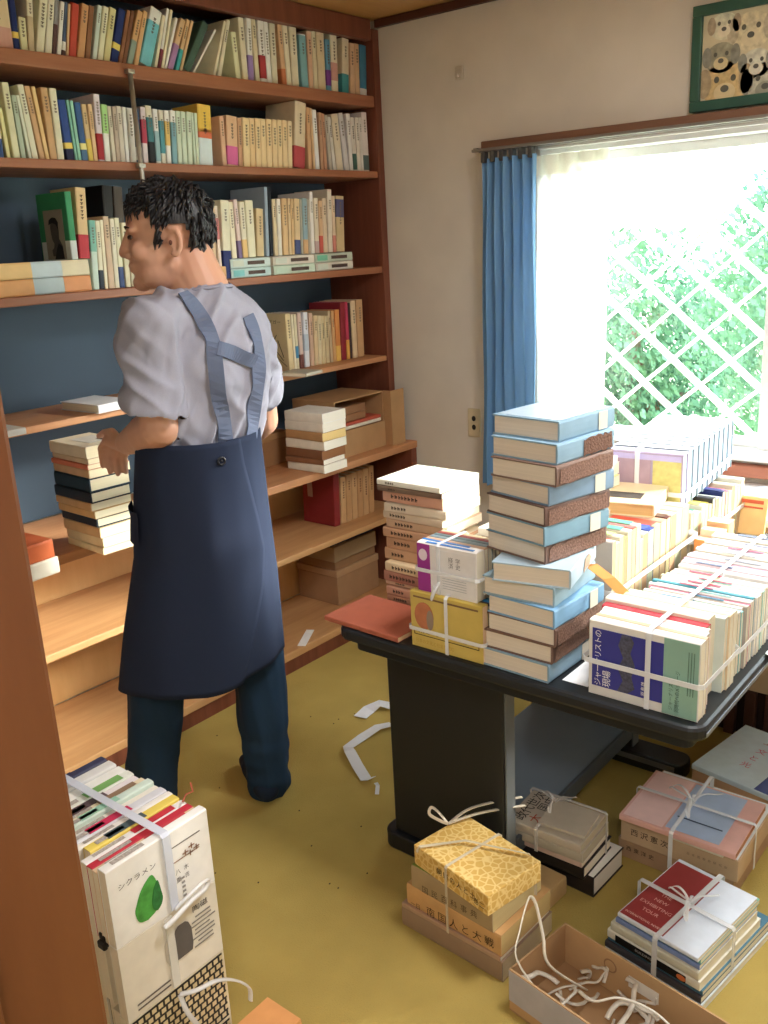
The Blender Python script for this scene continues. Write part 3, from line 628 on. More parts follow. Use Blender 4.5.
# ---- fourth shelf
row4 = [(289.5, 294.4, 285, 314, (222, 202, 146), dict(W=.165, label='large tan paperback with line drawing cover facing left on fourth shelf', T=.02)), (294.8, 296.9, 290.6, 314.5, CR), (297.2, 299.6, 293.4, 314.5, (226, 216, 176), dict(band=(.2, .42, (60, 140, 180)))), (300.5, 304.4, 297, 313, (214, 190, 176), dict(band=(0, .25, (120, 70, 60)))), (305.5, 310, 303, 312.5, (226, 232, 240), dict(band=(.3, .6, (190, 206, 220)))), (311, 314.6, 308.5, 313.5, (214, 176, 146)),
 (315, 318.6, 313.5, 316, (222, 196, 146)), (319, 322.4, 317.5, 316, CR2), (322.8, 326, 320.8, 316, (222, 202, 152)), (326.4, 330, 324.5, 316, (216, 196, 146)), (331, 333.4, 327.5, 311, (206, 182, 140)), (334, 336.6, 331, 311, (222, 170, 106)), (337, 341.4, 334.6, 310, (226, 140, 54), dict(band=(0, .3, (240, 190, 70)))),
 (342, 347, 340, 303, (150, 34, 46), dict(m=None)), (347.4, 350.2, 344.6, 302, (196, 50, 90), dict(band=(0, .34, (236, 170, 50)))), (350.5, 352.6, 347.6, 303, (70, 50, 50), dict(m=None)), (353.5, 358, 350.5, 301, (226, 196, 150)), (358.4, 364.6, 356, 300, (206, 160, 106))]
shelf_row('the fourth shelf', Z4, 2.50, row4, lerpy(290, 367, 362, 354.5), .75)
lb = [o for o in bpy.data.objects if o.get('label', '').startswith('large tan paperback')][0]
rt, up = dirv(lb, 0, -1, 0), dirv(lb, 0, 0, 1); Hb = max(v.co.z for v in lb.data.vertices); Tb = -min(v.co.x for v in lb.data.vertices)
mk = mat((70, 60, 44), .6)
for (y, z, w, h, a) in ((0, .46, .09, .003, .9), (-.02, .34, .1, .003, -.8), (.03, .3, .08, .003, 1.1), (-.045, .38, .07, .003, -1.2), (-.03, .2, .1, .002, -.6)):
    r2 = rt * math.cos(a) + up * math.sin(a); u2 = up * math.cos(a) - rt * math.sin(a)
    patch(lb, loc(lb, -Tb, y, z * Hb), r2, u2, w, h, mk, 'drawn_line', .0008)
writing(lb, 'WEEK END BOOK'.replace('WEEK END BOOK', 'ハイデガー'), loc(lb, -Tb, .0, Hb * .85), rt, up, .016, mk, width=.11)
thin = 'thin things lying near the front of the fourth shelf'
def flat4(name, label, cat, px, T, W, H, c, yaw=0, z=Z4, grp=None, **k):
    p = onz(px[0], px[1], z); Rm = RZ(yaw)
    c0 = p + Rm @ Vector((H / 2, W / 2, 0))
    return book(name, label, cat, grp, T, W, H, c, M_flat(c0.x, c0.y, z, yaw, T, H), **k)
flat4('book', 'thin grey paperback lying flat on fourth shelf near the front edge', 'book', (306, 377), .012, .128, .105, (186, 180, 160), R_(8), grp=None, pages=(244, 238, 220))
flat4('notebook', 'white booklet lying behind the right elbow of the man on fourth shelf', 'booklet', (262, 377), .014, .12, .10, (236, 232, 224), R_(6), pages=(246, 242, 232))
flat4('book', 'white book lying flat on the fourth shelf left of the man', 'book', (99, 414), .026, .19, .128, (226, 228, 232), R_(2) + math.pi / 2 * 0, pages=(246, 240, 222), hard=True)
flat4('book', 'small white book at far left of the fourth shelf by the door post', 'book', (6, 438), .018, .13, .06, (226, 228, 224), 0, pages=(246, 244, 236))
# ---- counter
p0 = onz(325, 475, ZC)
def pile(base, specs, group, where, z0=ZC, name='book', cat='book'):
    """specs from the bottom: (dx, dy, yaw deg, T, W, H, colour, kw); spine to the viewer (-y)"""
    z = z0; n = len(specs)
    for i, (dx, dy, yw, T, W, H, c, k) in enumerate(specs):
        k = dict(k); num = n - i
        lab = k.pop('label', None) or '%s book, %s of the stack %s' % (k.pop('cn', None) or cname(c), ('topmost' if num == 1 else nth(num) + ' from the top' if num < n else 'bottom one'), where)
        k.pop('cn', None)
        o = book(name, lab, cat, group, T, W, H, c, M_flat(base[0] + dx, base[1] + dy, z, R_(yw), T, H), **k)
        yield o, z
        z += T + .0006
WP = (244, 238, 222)
sp = [(0, 0, 0, .03, .128, .188, (236, 230, 214), dict(pages=WP)), (-.004, .006, 3, .02, .126, .186, (150, 100, 64), dict(pages=WP)), (.0, .004, -1, .034, .128, .188, (142, 92, 58), dict(pages=(150, 104, 70))), (.002, 0, 2, .034, .13, .19, (236, 230, 216), dict(pages=WP)), (0, -.003, -1, .032, .128, .19, (196, 150, 96), dict(pages=(236, 206, 140))), (.004, 0, 1, .034, .13, .19, (238, 234, 224), dict(pages=WP)), (.004, -.002, 1, .036, .13, .19, (240, 238, 230), dict(pages=WP))]
# spines face left (-x), the sunlit page side faces the room
sp = [(a, b, c - 90, T, W, H, col, k) for a, b, c, T, W, H, col, k in sp]
cx, cy = p0.x + .075, p0.y + .105
list(pile((cx, cy), sp, 'books stacked on the counter right of the man', 'on the counter by the cardboard box'))
# cardboard carton on its side, open to the front
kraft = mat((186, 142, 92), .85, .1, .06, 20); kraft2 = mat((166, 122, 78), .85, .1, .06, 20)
cb_ = empty('cardboard_carton', (2.80, 2.46, ZC)); tag(cb_, 'open brown cardboard carton on the counter holding a few books', 'cardboard box')
bx0, bx1, by0, by1, bz1 = 2.60, 2.90, 2.345, 2.60, .965
m_ = MB(); t = .005
m_.box(bx0, bx1, by0 + .03, by1, ZC, ZC + t); m_.box(bx0, bx1, by1 - t, by1, ZC + t, bz1); m_.box(bx0, bx0 + t, by0 + .03, by1 - t, ZC + t, bz1 - t); m_.box(bx1 - t, bx1, by0 + .03, by1 - t, ZC + t, bz1 - t); m_.box(bx0, bx1, by0 + .03, by1 - t, bz1 - t, bz1)
build('carton_body', m_, kraft, cb_)
build('front_panel', MB().box(bx0, bx1, by0 + .025, by0 + .0295, ZC, ZC + .105), kraft, cb_)
build('flap', MB().box(2.905, 2.988, 2.335, 2.34, ZC, .965).box(2.901, 2.906, 2.335, 2.375, ZC + .001, .965), kraft, cb_)
for k in (0, 1):
    book('book', ('lower', 'upper')[k] + ' of the two thick brown books inside the cardboard carton', 'book', 'books in the carton', .03, .14, .17, (156, 108, 68), M_flat(2.71, 2.455, ZC + .135 + k * .0306, R_(0), .03, .17), pages=(190, 150, 104))
for k, (c, n_) in enumerate((((236, 226, 206), 'white'), ((196, 84, 60), 'red'))):
    book('book', 'thin %s book lying under the brown books in the carton' % n_, 'book', 'books in the carton', .013, .17, .25, c, M_flat(2.76, 2.465, ZC + .106 + k * .0136, 0, .013, .25), pages=WP)
# the books inside rest on a block of paper
book('paper_block', 'thick block of brown paper filling the bottom of the carton', 'paper block', None, .099, .19, .27, (170, 124, 80), M_flat(2.75, 2.485, ZC + .0056, 0, .099, .27), pages=(180, 140, 96))
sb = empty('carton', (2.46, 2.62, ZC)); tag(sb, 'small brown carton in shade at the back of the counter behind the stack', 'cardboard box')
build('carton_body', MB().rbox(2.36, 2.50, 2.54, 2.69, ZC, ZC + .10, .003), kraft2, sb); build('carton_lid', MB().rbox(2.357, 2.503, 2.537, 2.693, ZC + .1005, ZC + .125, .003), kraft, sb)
# stack the man is handling
base = (1.464, 2.285)
DKN = (26, 44, 60)
L = [(.0, .0, -3, .018, .128, .19, (216, 196, 150)), (.003, .002, -2, .026, .128, .19, (222, 204, 160)), (-.004, -.0, -2, .028, .128, .19, (206, 172, 120)), (-.003, .004, -3, .024, .13, .19, DKN), (-.012, .0, -2, .02, .128, .19, (214, 176, 112)), (-.014, .006, -3, .02, .128, .19, (206, 170, 116)),
     (-.014, .003, -2, .028, .13, .19, (30, 42, 52)), (-.01, .003, -3, .034, .13, .19, (30, 58, 74)), (-.006, .004, -3, .022, .13, .19, (210, 176, 130)), (-.01, .004, -2, .013, .13, .19, (216, 120, 84)), (-.006, 0, -3, .014, .13, .19, (214, 190, 156)), (-.008, .004, -2, .03, .13, .19, (222, 212, 186))]
sp = [(a - .0, b, yw - 90, T * 1.11, W, H, c, dict(pages=(238, 228, 196), hard=sum(c) < 220)) for a, b, yw, T, W, H, c in L]
lst = list(pile(base, sp, 'books stacked by the left hand of the man', 'under the man\'s left hand'))
top_o, top_z = lst[-1]; STACK_TOP = top_z + .0333
patch(top_o, (1.464, 2.285, STACK_TOP), (0, -1, 0), (1, 0, 0), .10, .075, mat((206, 204, 196), .5, .3, .12, 40), 'cover_print', .0004)
patch(top_o, (1.48, 2.25, STACK_TOP), (0, -1, 0), (1, 0, 0), .05, .012, mat((96, 74, 60), .5), 'cover_title', .0012)
# orange book on a white one, left end of the counter
pq = onz(63, 574, ZC)
o2 = book('book', 'white boxed book under the orange book at the left end of the counter', 'book', None, .045, .15, .20, (232, 224, 206), M_flat(pq.x - .10, pq.y + .09, ZC, R_(4), .045, .20), pages=(236, 228, 206), hard=True)
o2 = book('book', 'thick orange book lying on a white one at the counter left end', 'book', None, .05, .15, .20, (226, 108, 48), M_flat(pq.x - .105, pq.y + .095, ZC + .0456, R_(3), .05, .20), pages=(226, 120, 60), hard=True)
# ---- shelf under the counter
yr = 2.41
rr = shelf_row('the shelf under the counter', Z6, yr, [(334.5, 340.5, 333, 474, (140, 34, 36), dict(W=.17, m=None, hard=True, label='thick dark red binder standing under the counter'))], lambda x: 523)
rb = [o for o in bpy.data.objects if o.get('label', '').startswith('thick dark red binder')][0]; it = rr[0]
patch(rb, loc(rb, -it['T'] / 2, .045, it['H'] * .62), (0, -1, 0), (0, 0, 1), .028, it['H'] * .42, mat((176, 140, 130), .6), 'cover_label', .0008)
shelf_row('the shelf under the counter', Z6, yr, [(341.5 + i * 5.6, 346.7 + i * 5.6, 340.4 + i * 5.6, 478 - i * 2.2, ((206, 160, 104), (196, 148, 92))[i % 2], dict(by=522 - i * 2.1, W=.18, m=(110, 70, 40))) for i in range(6)], lambda x: 520)
# ---- document boxes on the bottom shelf
db = onz(339, 606, Z7)
def docbox(label, x0, x1, y0, y1, z0, z1, lid, c, c2):
    e = empty('storage_box', ((x0 + x1) / 2, (y0 + y1) / 2, z0)); tag(e, label, 'box', 'brown boxes on the bottom shelf')
    build('box_body', MB().rbox(x0, x1, y0, y1, z0, z1 - lid, .003), mat(c, .8, .1, .06, 20), e)
    if lid: build('box_lid', MB().rbox(x0 - .003, x1 + .003, y0 - .003, y1 + .003, z1 - lid + .0005, z1, .003), mat(c2, .8, .1, .06, 20), e)
docbox('large brown cardboard storage box at the bottom of the box pile', db.x, db.x + .27, db.y, 2.69, Z7, Z7 + .155, .03, (176, 134, 92), (190, 148, 104))
docbox('flat brown box lying second in the bottom shelf pile', db.x, db.x + .26, db.y + .005, 2.68, Z7 + .156, Z7 + .195, 0, (160, 118, 78), (160, 118, 78))
docbox('grey-brown slipcase box lying on top of the bottom shelf pile', db.x - .012, db.x + .26, db.y - .005, 2.67, Z7 + .196, Z7 + .262, 0, (178, 150, 112), (178, 150, 112))
book('book', 'thin navy book lying on the topmost brown box on bottom shelf', 'book', None, .012, .2, .27, (24, 30, 58), M_flat(db.x + .125, db.y + .11, Z7 + .2626, R_(-2), .012, .27), pages=(214, 200, 170))
st_ = onz(306, 638, Z7)
tag(build('paper_strip', MB().box(-.075, .075, -.016, .016, 0, .0015), mat((240, 238, 232), .7), None, T3(st_.x, st_.y, Z7 + .0005) @ RZ(R_(30)), world=False), 'white paper strip lying on the bottom shelf board', 'paper strip')
# ================================================================== THE LOW TABLE AND WHAT STANDS ON IT
ZT = .70
tb = empty('table', (2.0, .95, 0)); tag(tb, 'low black pedestal table heaped with books by the window', 'table')
bk = mat((22, 26, 31), .42, .45, .06, 12)
tx0, tx1, ty0, ty1 = 1.436, 2.60, .494, 1.356
def rrect(x0, x1, y0, y1, r, n=6):
    pts = []
    for cx, cy, a0 in ((x1 - r, y1 - r, 0), (x0 + r, y1 - r, 90), (x0 + r, y0 + r, 180), (x1 - r, y0 + r, 270)):
        for k in range(n + 1):
            a = R_(a0 + 90 * k / n); pts.append((cx + r * math.cos(a), cy + r * math.sin(a)))
    return pts
build('table_top', MB().prism(rrect(tx0, tx1, ty0, ty1, .035), ZT - .03, ZT), bk, tb, bevel=.008)
build('apron_frame', MB().prism(rrect(tx0 + .03, tx1 - .03, ty0 + .03, ty1 - .03, .02), ZT - .062, ZT - .0305), mat((24, 28, 32), .5), tb, bevel=.003)
build('edge_strip', MB().box(1.46, 2.55, ty0 - .0015, ty0 + .0005, ZT - .022, ZT - .014), mat((150, 156, 166), .3, .5, .02, metal=.5), tb)
for x in (1.612, 2.33):
    pd_ = build('pedestal', MB().rbox(x, x + .05, 1.012, 1.352, .051, ZT - .063, .004), bk, tb)
    build('pedestal_edge', MB().box(x + .006, x + .044, 1.008, 1.0118, .052, ZT - .064), mat((112, 118, 122), .35, .5, .02, metal=.4), pd_)
    build('foot', MB().prism([(p[0], p[1]) for p in rrect(x - .018, x + .068, .90 if x < 2 else .845, 1.385, .035)], .001, .05), bk, tb, bevel=.006)
build('foot_strip', MB().box(2.3095, 2.3115, .87, 1.05, .026, .042), mat((122, 126, 130), .3, .5, .02, metal=.5), tb)
build('shelf_board', MB().rbox(1.663, 2.329, 1.02, 1.33, .105, .125, .003), mat((120, 136, 150), .4, .45, .10, 5), tb)
build('shelf_edge', MB().rbox(1.663, 2.329, 1.008, 1.019, .085, .13, .002), mat((74, 82, 88), .35, .5), tb)
# ---- magazines: spines towards the doorway
mags = []
base = (1.715, 1.272)
cl = [((196, 134, 100), .018), ((206, 150, 118), .022), ((216, 176, 140), .012), ((176, 120, 96), .026), ((222, 196, 150), .024), ((200, 152, 110), .030), ((196, 146, 104), .030), ((200, 150, 110), .024), ((206, 166, 130), .022), ((214, 190, 160), .02), ((222, 206, 180), .022), ((218, 160, 130), .03), ((120, 96, 76), .014), ((232, 230, 214), .014)]
z = ZT + .001; n = len(cl)
rnd = random.Random(4)
for i, (c, T) in enumerate(cl):
    num = n - i; W, H = .150, .178
    if i >= n - 2: H = .186; W = .160
    label = '%s magazine, %s of the tall magazine stack at the table\'s left end' % (cname(c), 'topmost' if num == 1 else 'bottom one' if i == 0 else nth(num) + ' down')
    dx, dy = rnd.uniform(-.007, .007), rnd.uniform(-.007, .007)
    if i < 5: dx += -.01; dy -= .006
    if i >= n - 2: dx = -.004; dy = .002
    o = book('magazine', label, 'magazine', 'magazines stacked at the left end of the table', T * .97, W, H, c, M_flat(base[0] + dx, base[1] + dy, z, R_(-90 + rnd.uniform(-2, 2)), T * .97, H), pages=(244, 236, 214), marks=(70, 52, 40))
    z += T * .97 + .0006
mag_top = z
patch(o, (1.715, 1.31, z), (0, -1, 0), (1, 0, 0), .005, .15, mat((140, 196, 180), .5), 'cover_line', .0004)
# second, lower pile of bright magazines behind, partly under the tower
base = (1.86, 1.03); z = ZT + .001
cl2 = [((206, 196, 180), .028), ((196, 172, 146), .03), ((210, 196, 170), .028), ((186, 150, 120), .028), ((214, 206, 190), .03), ((176, 140, 112), .03), ((240, 236, 228), .02)]
for i, (c, T) in enumerate(cl2):
    num = len(cl2) - i
    label = '%s magazine, %s in the wide pile behind the white and purple bundle' % (cname(c), 'topmost' if num == 1 else 'bottom one' if i == 0 else nth(num) + ' down')
    o = book('magazine', label, 'magazine', 'magazines in the wide pile', T, .28, .20, c, M_flat(base[0] - (.005 if i == 6 else 0), base[1] + rnd.uniform(-.005, .005), z, R_(-90 + rnd.uniform(-1, 1)), T, .20), pages=(246, 240, 224))
    z += T + .0006
yz = z
b3 = [((226, 214, 170), .016, 'yellow and white'), ((240, 190, 190), .012, 'pink edged')]
zz = z
specs = [('white magazine with blue spot lying on the wide pile', (228, 230, 226), .022, 2.02, 1.06, -84), ('yellow patterned magazine lying high on the wide pile', (226, 222, 150), .028, 2.03, 1.075, -96), ('white magazine below the pink one on the wide pile', (236, 236, 236), .03, 2.035, 1.075, -92), ('pink and pale blue magazine topping the wide pile', (238, 176, 184), .016, 2.03, 1.08, -94)]
for lab, c, T, x, y, yw in specs:
    o = book('magazine', lab, 'magazine', None, T, .23, .17, c, M_flat(x, y, zz, R_(yw), T, .17), pages=(244, 240, 226))
    if 'blue spot' in lab: patch(o, (x - .04, y - .0865, zz + T / 2), (1, 0, 0), (0, 0, 1), .03, T * .7, mat((30, 130, 180), .5), 'blue_spot', .0025)
    zz += T + .0006
# ---- orange book overhanging the left corner
tag(book('book', 'thin book with orange cover overhanging the left corner of the table', 'book', None, .012, .16, .225, (178, 92, 64), M_flat(1.524, 1.272, ZT + .001, R_(-92), .012, .205), pages=(232, 196, 150)), 'thin book with orange cover overhanging the left corner of the table', 'book')
# ---- bundles of books stood on their long edge, spines up
strap_m = plastic(.62, (244, 246, 250))
def bundle(names, x0, y0, zb, W, H, specs, group, yaw=0, cat='book', gap_=.98):
    """row along +x from x0; far spine-up books; y0 = near side (right), H along y"""
    out = []; x = 0
    for i, (T, c, k) in enumerate(specs):
        k = dict(k); w = k.pop('W', W); h = k.pop('H', H); lab = k.pop('label'); ln = k.pop('lean', 0)
        c0 = RZ(yaw) @ Vector((x + T / 2, k.pop('dy', 0) + h / 2, 0))
        o = book('book', lab, cat, group, T * gap_, w, h, c, M_up(x0 + c0.x, y0 + c0.y, zb, yaw, w, h), **k)
        out.append((o, x, T, w, h)); x += T
    return out, x
def strap(name, label, paths, m=None, width=.011, group=None, cat='string', parent=None, bow=None):
    mb = MB()
    for pts, nr in paths: mb.ribbon(pts, nr, width)
    if bow:
        c = Vector(bow[0]); s = bow[1]; up = Vector(bow[2]) if len(bow) > 2 else Vector((0, 0, 1))
        a = up.orthogonal().normalized(); b = up.cross(a)
        for k, d in enumerate((a * .9 + b * .4, -a * .8 + b * .5, b * -1 + a * .2, a * .3 - b * .2)):
            if k < 2:
                pts = [c + d * s * t + up * s * .35 * math.sin(math.pi * t) for t in (0, .3, .6, .85, 1)] + [c + d * s * t + up * (s * .12 + .004) + b * .12 * s for t in (.8, .5, .2, .02)]
            else: pts = [c + d * s * t * 1.2 + up * .3 * s * math.sin(math.pi * t) * (1 - t) for t in (0, .25, .5, .75, 1)]
            mb.tube([p + up * .003 for p in pts], .0032, 6, .35)
    p0 = paths[0][0][0] if paths else bow[0]
    o = build(name, mb, m or strap_m, None, T3(*p0))
    return tag(o, label, cat, group)
def box_loops(x0, x1, y0, y1, z0, z1, yv=None, zh=None, xv=None, yaw=0, org=None, e=.0035):
    """yv: loop over the top lengthwise at that y; zh: level loop at that height; xv: loop across at that x"""
    res = []
    def tr(v): return (org or Matrix.Identity(4)) @ Vector(v)
    rt = (org.to_3x3() if org else Matrix.Identity(3))
    if yv is not None:
        pts = [(x0 - e, yv, z0 + .002), (x0 - e, yv, (z0 + z1) / 2), (x0 - e, yv, z1), (x0, yv, z1 + e), ((x0 + x1) / 2, yv, z1 + e), (x1, yv, z1 + e), (x1 + e, yv, z1), (x1 + e, yv, z0 + .002)]
        nr = [(-1, 0, 0), (-1, 0, 0), (-.7, 0, .7), (-.4, 0, 1), (0, 0, 1), (.4, 0, 1), (.7, 0, .7), (1, 0, 0)]
        res.append(([tr(p) for p in pts], [rt @ Vector(n) for n in nr]))
    if xv is not None:
        pts = [(xv, y0 - e, z0 + .002), (xv, y0 - e, z1), (xv, y0, z1 + e), (xv, (y0 + y1) / 2, z1 + e), (xv, y1, z1 + e), (xv, y1 + e, z1), (xv, y1 + e, z0 + .002)]
        nr = [(0, -1, 0), (0, -.7, .7), (0, -.4, 1), (0, 0, 1), (0, .4, 1), (0, .7, .7), (0, 1, 0)]
        res.append(([tr(p) for p in pts], [rt @ Vector(n) for n in nr]))
    if zh is not None:
        E = e + .0016
        c = [(x0 - E, y1), (x0 - E, y0), (x0, y0 - E), (x1, y0 - E), (x1 + E, y0), (x1 + E, y1), (x1, y1 + E), (x0, y1 + E), (x0 - E, y1)]
        n = [(-1, .2), (-1, -.2), (-.5, -1), (.5, -1), (1, -.5), (1, .5), (.5, 1), (-.5, 1), (-1, .2)]
        res.append(([tr((p[0], p[1], zh)) for p in c], [rt @ Vector((q[0], q[1], 0)) for q in n]))
    return res
# yellow bundle (front left), books of 188 x 128
yb, L1 = bundle('', 1.452, .957, ZT + .001, .127, .184, [(.022, (206, 176, 60), dict(label='yellow covered book at the front of the lower left bundle', rough=.35, pages=(236, 206, 176))), (.017, (70, 56, 60), dict(label='dark covered book behind the yellow one in the lower bundle', W=.122)), (.016, (30, 130, 190), dict(label='blue spined book behind the dark one in the lower bundle', W=.125)), (.012, (220, 226, 220), dict(label='white book tied into the lower bundle beside the blue one', W=.126)), (.012, (90, 190, 90), dict(label='green topped book at the back of the lower bundle', W=.126)), (.024, (206, 190, 170), dict(label='plain tan book last in the lower bundle behind the green one', W=.124))], 'books of the yellow bundle')
yo = yb[0][0]; F = 1.452; rt, up = (0, -1, 0), (0, 0, 1); inkB = mat((60, 50, 20), .5); yc = .957 + .092
patch(yo, (F, yc, ZT + .0645), rt, up, .182, .119, mat((206, 176, 66), .35, .4), 'cover_face', .0003)
patch(yo, (F, yc + .056, ZT + .077), rt, up, .05, .062, mat((188, 110, 66), .45, .3, .2, 40), 'round_picture', .0012, .0005, CIRCLE)
patch(yo, (F, yc + .040, ZT + .07), rt, up, .018, .046, mat((150, 128, 110), .45), 'round_picture', .0018, .0005, CIRCLE)
patch(yo, (F, yc, ZT + .118), rt, up, .166, .004, mat((130, 96, 60), .5), 'cover_rule', .0012)
for (zc, w, dx) in ((.030, .168, 0),): patch(yo, (F, yc, ZT + .031), rt, up, .166, .0016, inkB, 'cover_rule', .0012)
patch(yo, (F, yc - .083, ZT + .036), rt, up, .0016, .012, inkB, 'cover_rule', .0012); patch(yo, (F, yc + .083, ZT + .036), rt, up, .0016, .012, inkB, 'cover_rule', .0012)
writing(yo, 'マルコーモ', (F, yc + .048, ZT + .040), rt, up, .013, inkB, .0014, width=.058)
writing(yo, '玉一著', (F, yc - .058, ZT + .040), rt, up, .009, inkB, .0014, width=.028)
writing(yo, '日本の文化と社会を読む', (F, yc + .03, ZT + .016), rt, up, .011, mat((190, 146, 30), .5), .0014, width=.10)
strap('packing_string', 'white plastic string around the yellow book bundle', box_loops(1.452, 1.555, .957, 1.141, ZT, ZT + .128, yv=1.045, zh=ZT + .045, e=.004), width=.008)
# purple and white bundle on top of it
zb = ZT + .1295
pb, L2 = bundle('', 1.462, .975, zb, .108, .150, [(.03, (232, 226, 222), dict(label='white and purple paperback at the front of the upper left bundle')), (.014, (190, 150, 120), dict(label='tan paperback behind the white and purple one')), (.016, (110, 130, 140), dict(label='grey-blue paperback in the middle of the upper bundle')), (.014, (90, 110, 116), dict(label='dark teal paperback in the upper bundle')), (.014, (150, 60, 56), dict(label='dark red paperback in the upper bundle beside the tower')), (.012, (222, 200, 160), dict(label='cream paperback at the back of the upper bundle'))], 'books of the white and purple bundle')
po = pb[0][0]; F = 1.462; yc = .975 + .075
patch(po, (F, yc + .058, zb + .054), rt, up, .033, .106, mat((164, 44, 150), .45, .3, .04), 'purple_panel', .0004)
patch(po, (F, yc + .059, zb + .083), rt, up, .022, .026, mat((226, 206, 226), .45), 'round_emblem', .0012, .0005, CIRCLE)
patch(po, (F, yc - .018, zb + .052), rt, up, .108, .096, mat((226, 222, 222), .5), 'cover_face', .0004)
gk = mat((110, 108, 112), .5)
for (dy, s) in ((-.012, '経済'), (-.03, '学史')):
    for j, ch in enumerate(s): writing(po, ch, (F, yc + dy, zb + .082 - j * .013), rt, up, .013, gk, .0014)
for j in range(6): patch(po, (F, yc - .02, zb + .045 - j * .0055), rt, up, .06, .0009, mat((170, 170, 176), .5), 'printed_line', .0014)
for dx in (.0075, .0225): patch(po, (F + dx, yc - .005 + (.0 if dx < .01 else .02), zb + .1092), (0, -1, 0), (1, 0, 0), .12, .008, mat((40, 120, 196), .45), 'blue_spine_print', .0006)
strap('packing_string', 'white plastic string around the white and purple bundle', box_loops(1.462, 1.562, .975, 1.125, zb, zb + .1085, yv=1.068, zh=zb + .05, e=.004), width=.008)
kn = MB(); kn.tube([(1.456, 1.066, zb + .03), (1.445, 1.07, zb + .012), (1.442, 1.076, zb - .005), (1.448, 1.082, zb - .004), (1.452, 1.076, zb + .02)], .0035, 6, .5)
tag(build('string_loop', kn, strap_m, None, T3(1.455, 1.066, zb + .03)), 'loose loop of white string hanging from the purple bundle knot', 'string')
# ---- tower of thirteen heavy volumes
SKY = (130, 166, 190); WORN = (128, 100, 88)
tw = [(564.4, 439, -7, SKY, 'p'), (561, 463, -8, SKY, 't'), (560, 486, -8, WORN, 'w'), (547.5, 504, -14, (122, 154, 184), 'p'), (540.5, 525, -14, (112, 84, 74), 'w'), (539.5, 545, -14, (112, 154, 176), 'p'), (541.5, 561, -12, WORN, 'w'), (570.5, 590, 12, (168, 194, 212), 'b'), (554, 608, 2, (142, 172, 186), 'n'), (554, 630, -4, (116, 166, 206), 'p'), (555, 648, -2, (122, 92, 80), 'w'), (552, 665, -1, (122, 92, 80), 'w'), (548.5, 684, -2, SKY, 'p')]
TT = .0392
words = {'p': 'blue spined thick volume with pale label', 't': 'thick volume with torn blue spine', 'w': 'thick volume with worn brown spine', 'b': 'thick pale blue volume turned sideways', 'n': 'thick grey-blue volume'}
for i, (px, pyb, yw, c, kind) in enumerate(tw):
    k = 12 - i; zb_ = ZT + .001 + k * (TT + .0003); W, H = .158, .185
    near = onz(px, pyb, zb_)
    if i < 7: near = near.lerp(Vector((1.452, .80, zb_)), .42)
    a = R_(yw); ex = Vector((math.cos(a), math.sin(a), 0)); ey = Vector((-math.sin(a), math.cos(a), 0))
    c0 = near + ex * H / 2 + ey * W / 2
    if kind == 'n' or i == 7: pass
    num = i + 1
    label = '%s, %s of the tower' % (words[kind], 'topmost' if num == 1 else 'bottom one' if num == 13 else nth(num) + ' from the top')
    if kind == 'p' and False: pass
    o = book('thick_book', label, 'book', 'heavy volumes stacked in the tower', TT, W, H, c, M_flat(c0.x, c0.y, zb_, a, TT, H), pages=(222, 209, 192), hard=True, bulge=.0015, rough=.6)
    f0 = c0 - ey * (W / 2 + .0022); zc = zb_ + TT / 2
    if kind == 'p': patch(o, f0 + ex * H * .27 + Vector((0, 0, zc - zb_)), ex, (0, 0, 1), H * .16, TT * .9, mat((214, 208, 190), .7), 'spine_label', .0004)
    if kind in 'wt':
        x0 = -.46 if kind == 'w' else -.06
        rr_ = random.Random(i); pts = []
        for s in range(13): pts.append((x0 + (.46 - x0) * s / 12, -.5 + rr_.uniform(0, .12)))
        for s in range(12, -1, -1): pts.append((x0 + (.46 - x0) * s / 12 + rr_.uniform(-.02, .02), .5 - rr_.uniform(0, .2)))
        patch(o, f0 + Vector((0, 0, zc - zb_)), ex, (0, 0, 1), H, TT * .96, mat((120, 88, 74) if kind == 't' else (134, 102, 88), .9, .1, .35, 220, bump=.4), 'worn_spine', .0004, .0008, pts)
    if kind == 'b':
        patch(o, f0 + ex * H * .1 + Vector((0, 0, zc - zb_)), ex, (0, 0, 1), H * .3, TT * .7, mat((176, 150, 126), .8), 'torn_paper', .0004, .001, [(-.5, -.5), (-.1, -.3), (.2, -.5), (.5, .1), (.2, .5), (-.3, .4)])
    if i == 0:
        patch(o, c0 + Vector((0, 0, TT + .0)), ex, ey, .17, .145, mat((176, 198, 212), .25, .5), 'cover_print', .0004)
# loose orange slip sticking out of the tower
sl = MB(); zs = ZT + .001 + 5 * (TT + .0003) - .002
sp_ = [onz(572, 566, .905), onz(590, 566, .90), onz(608, 580, .878), onz(624, 596, .846)]
rows = [[p + Vector((-.004, .010, 0)), p + Vector((.012, -.010, .002))] if k else [p + Vector((-.002, .006, 0)), p + Vector((.006, -.006, 0))] for k, p in enumerate(sp_)]
vs = [v for r in rows for v in r] + [v + Vector((0, 0, .001)) for r in rows for v in r]
fs = []
for k in range(3): fs += [(2 * k, 2 * k + 1, 2 * k + 3, 2 * k + 2), (8 + 2 * k, 8 + 2 * k + 2, 8 + 2 * k + 3, 8 + 2 * k + 1), (2 * k, 2 * k + 2, 10 + 2 * k, 8 + 2 * k), (2 * k + 1, 9 + 2 * k, 11 + 2 * k, 2 * k + 3)]
fs += [(0, 8, 9, 1), (6, 7, 15, 14)]
sl.add(vs, fs)
tag(build('paper_slip', sl, mat((236, 164, 70), .7), None, T3(*sp_[1])), 'torn orange paper slip sticking out of the book tower', 'paper slip')
